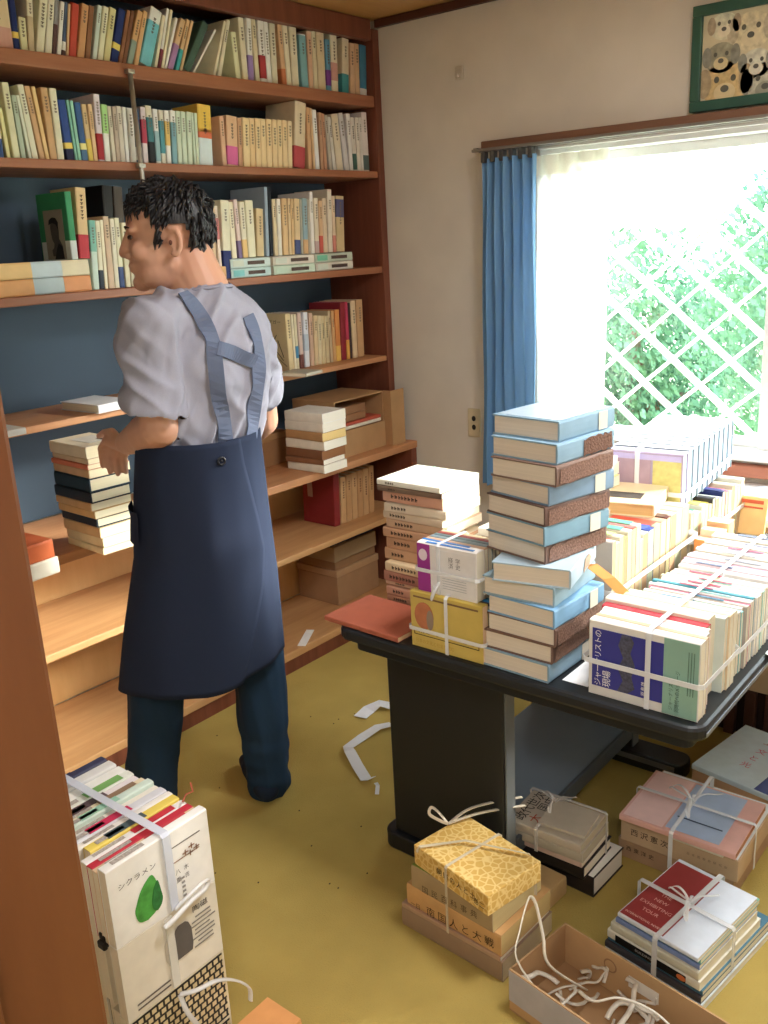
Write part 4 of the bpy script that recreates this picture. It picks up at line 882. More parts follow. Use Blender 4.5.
# white sheet under the tower and bundles
tag(build('paper_sheet', MB().box(1.48, 1.78, .735, .79, ZT + .0003, ZT + .0009), mat((236, 236, 238), .7), None, T3(1.6, .76, ZT)), 'white paper sheet on the table beside the foot of the tower', 'paper')
# ---- front right bundles: three rows behind one another
NB = [(.024, (224, 220, 214), 'blue and green covered book at the front of the right bundle', {}), (.014, (206, 170, 130), 'tan edged book second in the right bundle', {}), (.020, (234, 232, 238), 'white book third in the right bundle', dict(dy=.006)), (.016, (236, 214, 200), 'white and peach book fourth in the right bundle', dict(dy=.010)), (.022, (190, 44, 58), 'red spined book in the middle of the front right bundle', dict(dy=.018)), (.034, (232, 226, 204), 'thick cream book behind the red one in the right bundle', dict(dy=.022, W=.158)), (.016, (206, 220, 214), 'pale green book behind the thick cream one', dict(dy=.004)), (.02, (226, 200, 160), 'tan book second from the back of the front right bundle', {}), (.018, (228, 220, 190), 'cream book at the back of the front right bundle', {})]
zb = ZT + .001
bb, Lb = bundle('', 1.462, .512, zb, .151, .212, [(T, c, dict(k, label=l, H=.205 if k.get('dy') else .212)) for T, c, l, k in NB], 'books of the front right bundle')
bo = bb[0][0]; F = 1.462; yc = .512 + .106
patch(bo, (F, yc + .026, zb + .078), rt, up, .146, .118, mat((52, 54, 148), .4, .4, .06), 'blue_panel', .0004)
patch(bo, (F, yc - .072, zb + .0755), rt, up, .064, .148, mat((134, 178, 160), .45, .3, .03), 'green_band', .0006)
cr_ = [(-.5, -.5), (.1, -.5), (.5, -.4), (.3, -.2), (.5, .0), (.2, .2), (.4, .4), (.2, .5), (-.3, .5), (-.5, .3), (-.2, .1), (-.5, -.1), (-.2, -.3)]
patch(bo, (F, yc + .030, zb + .078), rt, up, .034, .116, mat((78, 80, 100), .5, .3, .4, 200), 'crowd_picture', .0010, .0005, cr_)
wt = mat((236, 236, 240), .5)
for j, ch in enumerate('ジャーナリストの'): writing(bo, ch, (F, yc + .086, zb + .028 + j * .0142), (0, 0, 1), (0, 1, 0), .0155, wt, .0016)
for j, ch in enumerate('現場'): writing(bo, ch, (F, yc + .068, zb + .030 + j * .0165), (0, 0, 1), (0, 1, 0), .018, wt, .0016)
for j, ch in enumerate('原寿雄'): writing(bo, ch, (F, yc - .004, zb + .028 + j * .010), (0, 0, 1), (0, 1, 0), .009, wt, .0016)
writing(bo, 'ジャーナリスト', (F, yc - .056, zb + .042), (0, 0, 1), (0, 1, 0), .009, mat((50, 80, 70), .5), .0018, width=.06)
writing(bo, '同時代へのメッセージ', (F, yc - .068, zb + .05), (0, 0, 1), (0, 1, 0), .010, mat((50, 80, 70), .5), .0018, width=.08)
for j in range(3): patch(bo, (F, yc - .086 - j * .005, zb + .09), rt, up, .001, .085, mat((70, 104, 92), .5), 'printed_line', .0018)
strap('packing_string', 'white plastic string around the front right book bundle', box_loops(1.462, 1.462 + Lb, .512, .728, zb, zb + .153, yv=.605, zh=zb + .072, e=.006), width=.010)
# second row
x2 = 1.462 + Lb + .012; rnd = random.Random(11)
pal = [(216, 212, 204), (196, 190, 182), (166, 196, 204), (206, 196, 160), (222, 216, 210), (180, 168, 156)]
specs = []; acc = {2: (120, 190, 186), 5: (190, 60, 110), 8: (60, 150, 170), 12: (150, 206, 196)}
for i in range(15):
    c = acc.get(i, pal[rnd.randrange(6)]); T = rnd.choice((.012, .014, .016, .018))
    specs.append((T, c, dict(label='%s spined book, %s from the front of the second row on the table' % (cname(c), nth(i + 1)), H=rnd.choice((.205, .21, .2)), dy=rnd.uniform(0, .008), W=rnd.choice((.128, .13, .131)))))
b2_, L2b = bundle('', x2, .515, zb, .13, .21, specs, 'books of the second right row', gap_=.93)
for (o, x, T, w, h) in b2_[::2]:
    patch(o, (x2 + x + T / 2, .62 + rnd.uniform(-.03, .03), zb + w + .0012), (0, -1, 0), (1, 0, 0), .07, T * .5, mat(rnd.choice([(60, 120, 150), (190, 60, 90), (90, 90, 100), (110, 180, 170)]), .5), 'spine_title', .0012)
strap('packing_string', 'white plastic string around the second right book row', box_loops(x2, x2 + L2b, .515, .725, zb, zb + .133, yv=.62, zh=zb + .062, e=.006), width=.010)
x3 = x2 + L2b + .015; specs = []
for i in range(17):
    c = [(220, 216, 212), (206, 180, 188), (190, 192, 204), (214, 206, 186)][i % 4] if i not in (3, 9) else (206, 150, 180); T = rnd.choice((.012, .014, .016, .02))
    specs.append((T, c, dict(label='%s spined book, %s from the front of the farthest row' % (cname(c), nth(i + 1)), H=rnd.choice((.205, .21, .2)), dy=rnd.uniform(0, .008), W=rnd.choice((.128, .13, .132)))))
b3_, L3b = bundle('', x3, .515, zb, .13, .21, specs, 'books of the farthest right row', gap_=.93)
for (o, x, T, w, h) in b3_[1::3]:
    patch(o, (x3 + x + T / 2, .62 + rnd.uniform(-.03, .03), zb + w + .0012), (0, -1, 0), (1, 0, 0), .08, T * .45, mat(rnd.choice([(90, 100, 130), (190, 90, 120), (120, 120, 130)]), .5), 'spine_title', .0012)
strap('packing_string', 'white plastic string around the farthest right book row', box_loops(x3, x3 + L3b, .515, .725, zb, zb + .134, yv=.62, zh=zb + .062, e=.006), width=.010)
# paper hanging over the right edge
tag(build('paper_sheet', MB().add([(1.80, .50, ZT + .004), (2.2, .50, ZT + .004), (2.2, .478, ZT - .004), (1.80, .478, ZT - .004), (2.2, .470, ZT - .05), (1.84, .470, ZT - .05)] + [(x, y - .001, z + .001) for x, y, z in [(1.80, .50, ZT + .004), (2.2, .50, ZT + .004), (2.2, .478, ZT - .004), (1.80, .478, ZT - .004), (2.2, .470, ZT - .05), (1.84, .470, ZT - .05)]], [(0, 1, 2, 3), (3, 2, 4, 5), (6, 9, 8, 7), (9, 11, 10, 8), (0, 3, 9, 6), (3, 5, 11, 9), (1, 7, 8, 2), (2, 8, 10, 4), (5, 4, 10, 11), (0, 6, 7, 1)]), mat((226, 236, 240), .5), None, T3(2.0, .49, ZT)), 'pale sheet folded over the right edge of the table', 'paper')
# ---- left row behind: book lying flat, then upright row with coloured titles
fl = book('book', 'cream book with navy cover lying flat under the grey covered row', 'book', None, .034, .15, .22, (34, 60, 130), M_flat(1.775, .845, ZT + .001, 0, .034, .22), pages=(222, 206, 160))
zr = ZT + .036
specs = []
LC = [(.014, (206, 200, 196), 'grey covered book at the front of the row behind the tower', None), (.016, (236, 232, 220), 'white book with red corner label', (206, 60, 50)), (.018, (228, 222, 190), 'cream book with lime green title', (150, 196, 80)), (.016, (214, 200, 110), 'yellow-green spined book', None), (.02, (232, 226, 206), 'cream book with teal title', (30, 150, 120)), (.018, (206, 70, 50), 'red striped book', None), (.02, (236, 230, 214), 'white book with green title', (40, 160, 120)),
      (.018, (230, 224, 206), 'plain cream book', None), (.02, (232, 226, 200), 'cream book with pale spine', None), (.024, (40, 70, 170), 'blue spined book', (40, 70, 180)), (.026, (226, 200, 160), 'tan book with red title', (200, 70, 50)), (.024, (214, 170, 140), 'peach book', None), (.018, (120, 60, 56), 'dark red book', (90, 60, 50)), (.024, (232, 224, 206), 'cream book leaning', None), (.026, (206, 196, 180), 'grey cream book', None), (.03, (226, 216, 196), 'pale tan book', None)]
xr = 1.70; ws = []
for i, (T, c, l, tc) in enumerate(LC):
    lb_ = l if i == 0 else '%s, %s from the front in the row behind the tower' % (l, nth(i + 1))
    specs.append((T, c, dict(label=lb_, W=.186 - (.008 if i in (1, 3, 7) else 0), H=.142, dy=(i * .0006))))
edgeP = [(196, 178, 140), (206, 196, 150), (170, 176, 150), (210, 186, 150), (186, 150, 116)]
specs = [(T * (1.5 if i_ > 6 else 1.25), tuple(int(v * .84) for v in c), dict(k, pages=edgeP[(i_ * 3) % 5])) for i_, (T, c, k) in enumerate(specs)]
zr_front = zr
rC, LCt = bundle('', xr, .792, ZT + .0365, .186, .142, specs[:7], 'books of the row behind the tower', gap_=.93)
xr2 = xr + LCt + .001
rC2, LC2 = bundle('', xr2, .798, ZT + .001, .186, .142, specs[7:], 'books of the row behind the tower', gap_=.93)
for (o, x, T, w, h), base_x, zb_ in [(q, xr, ZT + .0365) for q in rC] + [(q, xr2, ZT + .001) for q in rC2]:
    i = [s for s in range(len(LC)) if o['label'].startswith(LC[s][2])][0]
    if LC[i][3]: patch(o, (base_x + x + T / 2, .868, zb_ + w + .001), (0, -1, 0), (1, 0, 0), .11, T * .92, mat(LC[i][3], .5), 'spine_title', .0012)
strap('packing_string', 'white plastic string along the row behind the tower', box_loops(xr, xr2 + LC2, .792, .94, ZT + .004, ZT + .224, zh=ZT + .11, e=.006), width=.012)
tag(book('book', 'tan slipcased book lying on top of the row behind the tower', 'book', None, .032, .15, .19, (222, 196, 150), M_flat(2.085, .925, ZT + .1885, R_(12), .032, .19), pages=(206, 170, 116), hard=True), 'tan slipcased book lying on top of the row behind the tower', 'book')
sc_ = [o for o in bpy.data.objects if o.get('label', '').startswith('tan slipcased')][0]
patch(sc_, (2.055, .94, ZT + .2205), RZ(R_(12)) @ Vector((0, -1, 0)), RZ(R_(12)) @ Vector((1, 0, 0)), .11, .05, mat((70, 62, 56), .6, .2, .3, 200), 'cover_label', .0004)
# row D and the boxed set on it
xd = xr2 + LC2 + .01; specs = []; x = xd; i = 0
colsD = [(236, 222, 186), (228, 222, 200), (206, 226, 206), (232, 226, 204), (230, 220, 170), (226, 206, 140), (60, 56, 60), (214, 220, 206), (210, 226, 232), (40, 50, 110), (206, 90, 130), (232, 222, 190), (226, 210, 180), (236, 228, 206), (222, 200, 160), (232, 226, 210)]
acc = {1: (30, 140, 110), 3: (226, 206, 40), 5: (230, 206, 50), 9: (40, 46, 110), 10: (206, 80, 120)}
for i in range(16):
    T = (.022, .026, .024, .028)[i % 4]
    if x + T > 2.592: break
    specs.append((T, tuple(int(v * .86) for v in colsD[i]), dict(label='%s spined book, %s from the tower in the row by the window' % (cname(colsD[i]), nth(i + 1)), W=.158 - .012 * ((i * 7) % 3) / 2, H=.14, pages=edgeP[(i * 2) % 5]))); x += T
rD, LD = bundle('', xd, .805, ZT + .001, .158, .14, specs, 'books of the row by the window', gap_=.92)
for i, (o, x, T, w, h) in enumerate(rD):
    if i in acc: patch(o, (xd + x + T / 2, .845, ZT + .001 + w + .001), (0, -1, 0), (1, 0, 0), .06, T * .9, mat(acc[i], .5), 'spine_title', .0012)
strap('packing_string', 'white plastic string along the row by the window', box_loops(xd, xd + LD, .805, .945, ZT, ZT + .162, zh=ZT + .085, e=.005), width=.012)
zs = ZT + .1605; GV = (136, 150, 166); yaw = R_(5); x0 = 2.188; y0 = .835
specs = [(.045, (176, 160, 190), dict(label='lilac and yellow covered volume at the front of the grey set'))] + [(.05, (GV, (124, 140, 156))[i % 2], dict(label='grey-blue thick volume, %s from the front of the wrapped set by the window' % nth(i + 2))) for i in range(9)]
bs, LS = bundle('', x0, y0, zs, .142, .20, [(T, c, dict(k, pages=(150, 170, 180), hard=True)) for T, c, k in specs], 'grey volumes of the wrapped set', yaw)
rt2, up2 = RZ(yaw) @ Vector((0, -1, 0)), Vector((0, 0, 1)); ex2 = RZ(yaw) @ Vector((1, 0, 0))
bo = bs[0][0]; fc = Vector((x0, y0, zs)) + RZ(yaw) @ Vector((0, .10, 0))
patch(bo, fc + rt2 * .06 + up2 * .062, rt2, up2, .072, .122, mat((206, 196, 110), .5, .3, .15, 60), 'yellow_panel', .0006)
patch(bo, fc - rt2 * .04 + up2 * .062, rt2, up2, .116, .122, mat((178, 150, 166), .5, .3, .1, 30), 'lilac_panel', .0005)
patch(bo, fc + up2 * .13, rt2, up2, .19, .014, mat((190, 180, 230), .4), 'lilac_band', .0006)
org = T3(x0, y0, 0) @ RZ(yaw)
strap('packing_string', 'white plastic string around the grey wrapped set', box_loops(0, LS, 0, .2, zs, zs + .143, yv=.115, zh=zs + .04, org=org, e=.006), width=.012)
for i, (o, x, T, w, h) in enumerate(bs[1:]):
    patch(o, org @ Vector((x + T / 2, .1, zs + .1432)), rt2, ex2, .19, T * .7, mat((244, 246, 248), .35), 'white_spine', .0012)
# small paperbacks standing in the gap and orange envelopes
gap = [((60, 90, 140), .045, .07, 'small blue book lying in the gap between the rows'), ((236, 150, 70), .03, .10, 'small white and orange paperback standing between the rows'), ((226, 196, 160), .03, .115, 'small peach paperback behind the orange one'), ((214, 160, 110), .045, .125, 'tan boxed paperback standing between the rows')]
x = 2.10
for c, T, H, l in gap:
    book('book', l, 'book', None, T, .055, H, c, M_stand(x + T / 2, .76, ZT + .001, 0), pages=PAGE); x += T + .012
for k, (l, y) in enumerate((('orange-yellow paper envelope standing left at the far end of table', .80), ('orange-yellow paper envelope standing right at the far end of table', .655))):
    e = empty('envelope', (2.57, y, ZT)); tag(e, l, 'envelope', 'orange envelopes at the far end of the table')
    Mx = T3(2.55, y, ZT + .0035) @ Matrix.Rotation(R_(14), 4, 'Y')
    build('envelope_body', MB().rbox(-.006, .006, -.066, .066, 0, .108, .002, Mx), mat((236, 190, 112), .6), e)
    for (z, h) in ((.094, .010), (.078, .005)):
        c = Mx @ Vector((-.0062, 0, z)); patch(e, c, Mx.to_3x3() @ Vector((0, -1, 0)), Mx.to_3x3() @ Vector((0, 0, 1)), .11, h, mat((206, 84, 40), .5), 'printed_band')
    c = Mx @ Vector((-.0062, .03, .05)); patch(e, c, Mx.to_3x3() @ Vector((0, -1, 0)), Mx.to_3x3() @ Vector((0, 0, 1)), .02, .02, mat((70, 60, 56), .5), 'postmark', .0006, .0006, CIRCLE)
# on the cabinet under the window
d = empty('oval_dish', (2.86, .80, .728)); tag(d, 'flat grey oval dish on white paper on the window cabinet', 'dish')
dm = MB(); prof = [(.001, .0), (.045, .0), (.062, .008), (.072, .018), (.070, .019), (.060, .011), (.044, .004), (.001, .004)]
dm.loft([[Vector((2.86 + r * math.cos(a), .80 + r * 1.25 * math.sin(a), .7285 + h)) for a in [2 * math.pi * k / 28 for k in range(28)]] for r, h in prof], caps=False)
build('dish_bowl', dm, mat((176, 184, 196), .35, .5), d, smooth=True)
build('paper_label', MB().box(2.84, 2.88, .77, .83, .7335, .7345), mat((244, 244, 244), .6), d)
tag(build('paper_sheet', MB().box(2.68, 2.99, .62, 1.0, .7265, .7275), mat((246, 246, 246), .6), None, T3(2.83, .8, .727)), 'white paper sheet lying on the window cabinet under the dish', 'paper')
# ================================================================== BUNDLES ON THE FLOOR
def obox(name, mb, m, par): return build(name, mb, m, par)
def flatbook(label, near, yaw, z, T, W, H, c, group=None, name='book', cat='book', sp='-x', **k):
    """near = floor position of the corner nearest the camera; yaw turns the book; spine side -x (towards lower left) or -y"""
    a = R_(yaw); ex = Vector((math.cos(a), math.sin(a), 0)); ey = Vector((-math.sin(a), math.cos(a), 0))
    if sp == '-x': c0 = Vector((near[0], near[1], 0)) + ex * W / 2 + ey * H / 2; yw = a - math.pi / 2
    elif sp == '-y': c0 = Vector((near[0], near[1], 0)) + ex * H / 2 + ey * W / 2; yw = a
    elif sp == '+x': c0 = Vector((near[0], near[1], 0)) + ex * W / 2 + ey * H / 2; yw = a + math.pi / 2
    else: c0 = Vector((near[0], near[1], 0)) + ex * H / 2 + ey * W / 2; yw = a + math.pi
    o = book(name, label, cat, group, T, W, H, c, M_flat(c0.x, c0.y, z, yw, T, H), **k)
    return o, ex, ey, c0
ink = mat((50, 36, 24), .6)
g1 = 'books of the left floor bundle'
n0 = (1.372, .872); yw = -3
o, ex, ey, c0 = flatbook('wide grey-brown book at the bottom of the left floor bundle', n0, yw, .001, .052, .20, .285, (150, 122, 96), g1, pages=(206, 186, 150))
o, ex, ey, c0 = flatbook('thin white-edged book second from the bottom of left floor bundle', (n0[0] - .002, n0[1] + .004), yw, .0536, .012, .195, .278, (176, 140, 110), g1, pages=(232, 224, 206))
o, ex, ey, c0 = flatbook('thick orange-tan book with large dark characters in the left bundle', (n0[0], n0[1] + .002), yw - 1, .0662, .055, .19, .268, (206, 156, 92), g1, pages=(206, 176, 120))
f = Vector((n0[0], n0[1], 0)) ; zz = .0662 + .0275
for j, ch in enumerate('南国人と大戦'):
    writing(o, ch, Vector((n0[0] - .0035, n0[1] + .185 - j * .031, zz)), -ey, (0, 0, 1), .026, ink, .0012)
writing(o, '一日', Vector((n0[0] - .0035, n0[1] + .228, zz)), -ey, (0, 0, 1), .015, ink, .0012)
o, ex, ey, c0 = flatbook('grey-tan book with green cover in the middle of the left bundle', (n0[0] - .004, n0[1] + .02), yw - 2, .122, .058, .18, .232, (168, 142, 100), g1, pages=(196, 176, 130))
zz = .122 + .03
for j, ch in enumerate('国民百科事典'): writing(o, ch, Vector((n0[0] - .0078, n0[1] + .195 - j * .026, zz)), -ey, (0, 0, 1), .020, mat((84, 66, 46), .6), .0012)
patch(o, Vector((c0.x, c0.y, .1802)), ex, ey, .178, .23, mat((122, 140, 40), .5), 'green_cover', .0004)
for q in ('side',):
    patch(o, Vector((n0[0] + .09, n0[1] + .02 - .006, .151)), ex, (0, 0, 1), .15, .052, mat((116, 132, 44), .5), 'green_edge', .0008)
# slipcase on top
tz = .1815
nn = (1.345, .888); yb_ = -12
a = R_(yb_); ex = Vector((math.cos(a), math.sin(a), 0)); ey = Vector((-math.sin(a), math.cos(a), 0)); Wd, Ln, Th = .165, .235, .052
sc = empty('slipcase', (nn[0] + .08, nn[1] + .12, tz)); tag(sc, 'yellow patterned slipcase tied on top of the left floor bundle', 'slipcase', g1)
patm = bpy.data.materials.new('patterned_paper'); patm.use_nodes = True; nt = patm.node_tree; b = nt.nodes['Principled BSDF']; b.inputs['Roughness'].default_value = .7
tc = nt.nodes.new('ShaderNodeTexCoord'); vo = nt.nodes.new('ShaderNodeTexVoronoi'); vo.inputs['Scale'].default_value = 62; vo.feature = 'DISTANCE_TO_EDGE'
cr = nt.nodes.new('ShaderNodeValToRGB'); cr.color_ramp.elements[0].color = lin((226, 196, 128)) + [1]; cr.color_ramp.elements[1].color = lin((206, 164, 84)) + [1]; cr.color_ramp.elements[0].position = .05; cr.color_ramp.elements[1].position = .14
nt.links.new(tc.outputs['Object'], vo.inputs['Vector']); nt.links.new(vo.outputs['Distance'], cr.inputs[0]); nt.links.new(cr.outputs[0], b.inputs['Base Color'])
Ms = T3(nn[0], nn[1], tz) @ RZ(a)
build('case_shell', MB().rbox(0, Wd, 0, Ln, .0005, Th, .002, Ms), patm, sc)
build('page_block', MB().box(Wd - .02, Wd + .0012, .004, Ln - .004, .004, Th - .004, Ms), page_mat((222, 196, 140)), sc)
for j, ch in enumerate('朝鮮の人と土'): writing(sc, ch, Ms @ Vector((-.0003, .15 - j * .021, Th * .5)), -ey, (0, 0, 1), .018, ink, .0006)
for j, ch in enumerate('巻二'): writing(sc, ch, Ms @ Vector((-.0003, .035 - j * .017, Th * .35)), -ey, (0, 0, 1), .017, ink, .0006)
tag(book('book', 'tan cloth book leaning behind the left floor bundle', 'book', g1, .05, .12, .16, (196, 160, 104), M_flat(1.625, .96, .001, R_(-4), .05, .16), pages=(196, 160, 104)), 'tan cloth book lying behind the left floor bundle', 'book', g1)
org = Ms
strap('packing_string', 'white string tied round the patterned slipcase bundle', box_loops(0, Wd, 0, Ln, -.12, Th, yv=.125, xv=None, org=org, e=.0035) + [([Ms @ Vector(p) for p in ((-.004, .22, Th - .01), (.0, .215, Th + .004), (.09, .16, Th + .0045), (.16, .03, Th + .004), (Wd + .004, .02, Th - .01), (Wd + .004, .02, -.05))], [Vector(q) for q in ((-1, 0, 0), (-.5, 0, 1), (0, 0, 1), (.5, 0, 1), (1, 0, 0), (1, 0, 0))])], m=plastic(.6, (226, 214, 190)), width=.007, bow=None)
kb = MB(); q0 = Ms @ Vector((.105, .232, Th + .004))
k1 = [q0, q0 + Vector((-.006, .022, .026)), q0 + Vector((-.018, .034, .042)), q0 + Vector((-.026, .034, .028)), q0 + Vector((-.014, .014, .012)), q0]
kb.tube(k1, .004, 6, .4)
kb.tube([q0, q0 + Vector((.05, -.02, .018)), q0 + Vector((.12, -.05, .012)), q0 + Vector((.19, -.085, .0))], .0045, 6, .4)
kb.tube([q0 + Vector((0, 0, .002)), q0 + Vector((.06, -.035, .006)), q0 + Vector((.12, -.065, -.002)), q0 + Vector((.18, -.10, -.012))], .0045, 6, .4)
tag(build('string_bow', kb, plastic(.85, (236, 226, 210)), None, T3(*q0)), 'looped bow of white string at the back of the patterned slipcase', 'string')
# ---- middle grey bundle
g2 = 'books of the middle floor bundle'
nb = (1.705, .846)
o, ex, ey, c0 = flatbook('white boxed book at the bottom of the middle floor bundle', (nb[0] + .02, nb[1] - .012), -3, .001, .055, .15, .20, (44, 36, 34), g2, hard=True, pages=(236, 230, 220), sp='-x')
patch(o, Vector((c0.x, c0.y, .0562)), ex, ey, .145, .195, mat((234, 228, 220), .6), 'white_cover', .0006)
o, ex, ey, c0 = flatbook('black spined book second in the middle floor bundle', (nb[0], nb[1] + .004), 0, .0575, .034, .15, .20, (30, 26, 26), g2, hard=True)
o, ex, ey, c0 = flatbook('pinkish book under the grey ones in the middle floor bundle', (nb[0] - .004, nb[1] + .008), 1, .092, .02, .15, .20, (206, 176, 160), g2)
o, ex, ey, c0 = flatbook('grey paperback below the top of the middle floor bundle', (nb[0] - .012, nb[1] + .002), 2, .1126, .026, .15, .205, (178, 166, 146), g2, pages=(186, 172, 148))
o, ex, ey, c0 = flatbook('grey paperback with black and red title on the middle bundle', (nb[0] - .014, nb[1] + .006), 2, .1392, .022, .145, .20, (190, 176, 156), g2, pages=(190, 176, 150))
zt_ = .1392 + .022
blk = mat((34, 32, 28), .6)
rt_, up_ = ex, ey                        # characters read along the short side, from the right edge back
for j, ch in enumerate('次世代政'): writing(o, ch, Vector((c0.x, c0.y, zt_)) + ey * .072 + ex * (.055 - j * .033), ex, ey, .034, blk, .0012)
for j, ch in enumerate('中国'): writing(o, ch, Vector((c0.x, c0.y, zt_)) + ey * .040 + ex * (.05 - j * .033), ex, ey, .032, blk, .0012)
writing(o, '大', Vector((c0.x, c0.y, zt_)) + ey * .036 + ex * -.035, ex, ey, .036, mat((190, 70, 40), .6), .0012)
tag(book('book', 'small grey booklet lying askew on the middle floor bundle', 'booklet', g2, .008, .105, .12, (184, 170, 150), M_flat(c0.x + .002, c0.y - .035, zt_ + .002, R_(-84), .008, .12), pages=(190, 176, 150)), 'small grey booklet lying askew on the middle floor bundle', 'booklet', g2)
org = T3(nb[0] - .012, nb[1] + .004, 0) @ RZ(R_(2))
strap('packing_string', 'white string tied round the middle grey floor bundle', box_loops(0, .15, 0, .20, .01, .17, yv=None, xv=.132, org=org, e=.004) + box_loops(0, .15, 0, .20, .10, .1625, yv=.118, org=org, e=.005), m=plastic(.5, (226, 220, 214)), width=.009, bow=(org @ Vector((.11, .125, .168)), .05))
# ---- right bundle with pink and blue cover on two large slipcases
g3_ = 'books of the pink topped floor bundle'
nr = (1.905, .556)
WD, LN = .27, .295
def bigcase(label, z, T, c, dx, dy, yw, txt=None):
    e = empty('slipcase', (nr[0] + .13, nr[1] + .14, z)); tag(e, label, 'slipcase', g3_)
    M = T3(nr[0] + dx, nr[1] + dy, z) @ RZ(R_(yw))
    build('case_shell', MB().rbox(0, WD, 0, LN, .0003, T, .002, M), mat(c, .8, .1, .06, 20), e)
    build('page_block', MB().box(WD - .01, WD + .001, .004, LN - .004, .004, T - .004, M), page_mat((236, 230, 214)), e)
    build('cover_sheet', MB().box(.004, WD - .004, .004, LN - .004, T + .0002, T + .001, M), mat((226, 232, 234), .5), e)
    return e, M
e, M = bigcase('lower brown slipcase of the pink topped floor bundle', .001, .055, (176, 140, 104), 0, .006, -1)
for j, ch in enumerate('西東洋史'): writing(e, ch, M @ Vector((-.0003, .265 - j * .02, .030)), M.to_3x3() @ Vector((0, -1, 0)), (0, 0, 1), .015, ink, .0008)
e, M = bigcase('upper tan slipcase with dark title in the pink topped bundle', .057, .06, (196, 164, 126), -.004, -.004, 0)
for j, ch in enumerate('西沢憲次'): writing(e, ch, M @ Vector((-.0003, .258 - j * .026, .032)), M.to_3x3() @ Vector((0, -1, 0)), (0, 0, 1), .021, ink, .0008)
for j, ch in enumerate('日本思想史研究会'): writing(e, ch, M @ Vector((-.0003, .12 - j * .013, .032)), M.to_3x3() @ Vector((0, -1, 0)), (0, 0, 1), .008, mat((120, 96, 70), .6), .0008)
o, ex, ey, c0 = flatbook('white spined paperback below the pink cover', (nr[0] - .014, nr[1] + .03), 0, .1185, .014, .20, .12, (226, 214, 190), g3_)
o, ex, ey, c0 = flatbook('brown book under the pink cover of the right floor bundle', (nr[0] + .0, nr[1] + .155), 0, .1185, .014, .20, .125, (156, 110, 78), g3_)
o, ex, ey, c0 = flatbook('pink and pale blue covered book tied on the right floor bundle', (nr[0] - .026, nr[1] - .002), 1, .1335, .016, .235, .285, (226, 170, 156), g3_, pages=(170, 120, 90))
tp = .1335 + .016
patch(o, c0 + Vector((0, 0, tp)) - ey * .035 + ex * .002, ex, ey, .215, .13, mat((164, 184, 214), .35, .4, .08, 20), 'blue_panel', .0005)
patch(o, c0 + Vector((0, 0, tp)) - ey * .035 + ex * -.05, ex, ey, .004, .11, mat((60, 74, 100), .5), 'drawn_line', .0016)
patch(o, c0 + Vector((0, 0, tp)) + ey * .085, ex, ey, .225, .10, mat((238, 196, 190), .4, .4, .05), 'pink_panel', .0005)
org = T3(nr[0] - .026, nr[1] - .002, 0) @ RZ(R_(1))
strap('packing_string', 'white string and bow tied round the pink topped bundle', box_loops(-.004, .245, -.004, .289, .03, tp + .001, xv=.13, org=org, e=.004) + box_loops(-.004, .275, -.004, .289, .05, tp + .001, yv=.150, org=org, e=.005), width=.010, bow=(org @ Vector((.135, .15, tp + .006)), .075))
# ---- bundle at right edge: pale blue cover on brown boxes
g5 = 'books of the pale blue topped floor bundle'
n5 = (2.245, .578)
e = empty('slipcase', (2.36, .72, 0)); tag(e, 'brown slipcase under the pale blue book at the right edge', 'slipcase', g5)
M5 = T3(n5[0], n5[1], 0) @ RZ(R_(-10))
build('case_shell', MB().rbox(0, .30, 0, .235, .001, .075, .002, M5), mat((196, 156, 116), .8, .1, .06, 20), e)
build('page_block', MB().box(.296, .3008, .004, .23, .005, .07, M5), page_mat((232, 220, 190)), e)
o, ex, ey, c0 = flatbook('pale blue covered book with pink writing at the right edge of floor', (n5[0] - .004, n5[1] - .004), -10, .0762, .016, .30, .238, (196, 218, 230), g5, sp='-x', pages=(210, 160, 120))
tp5 = .0762 + .016
pkm = mat((214, 90, 130), .5)
for j, ch in enumerate('光と文'): writing(o, ch, c0 + Vector((0, 0, tp5)) - ex * (.055 - j * .045) + ey * .01, -ey, ex, .03, pkm, .0012)
writing(o, '上巻', c0 + Vector((0, 0, tp5)) + ex * .09 + ey * .005, -ey, ex, .026, mat((170, 80, 90), .5), .0012)
patch(o, c0 + Vector((0, 0, tp5)) - ey * .09 , ex, ey, .296, .055, mat((84, 100, 160), .4), 'blue_band', .0006)
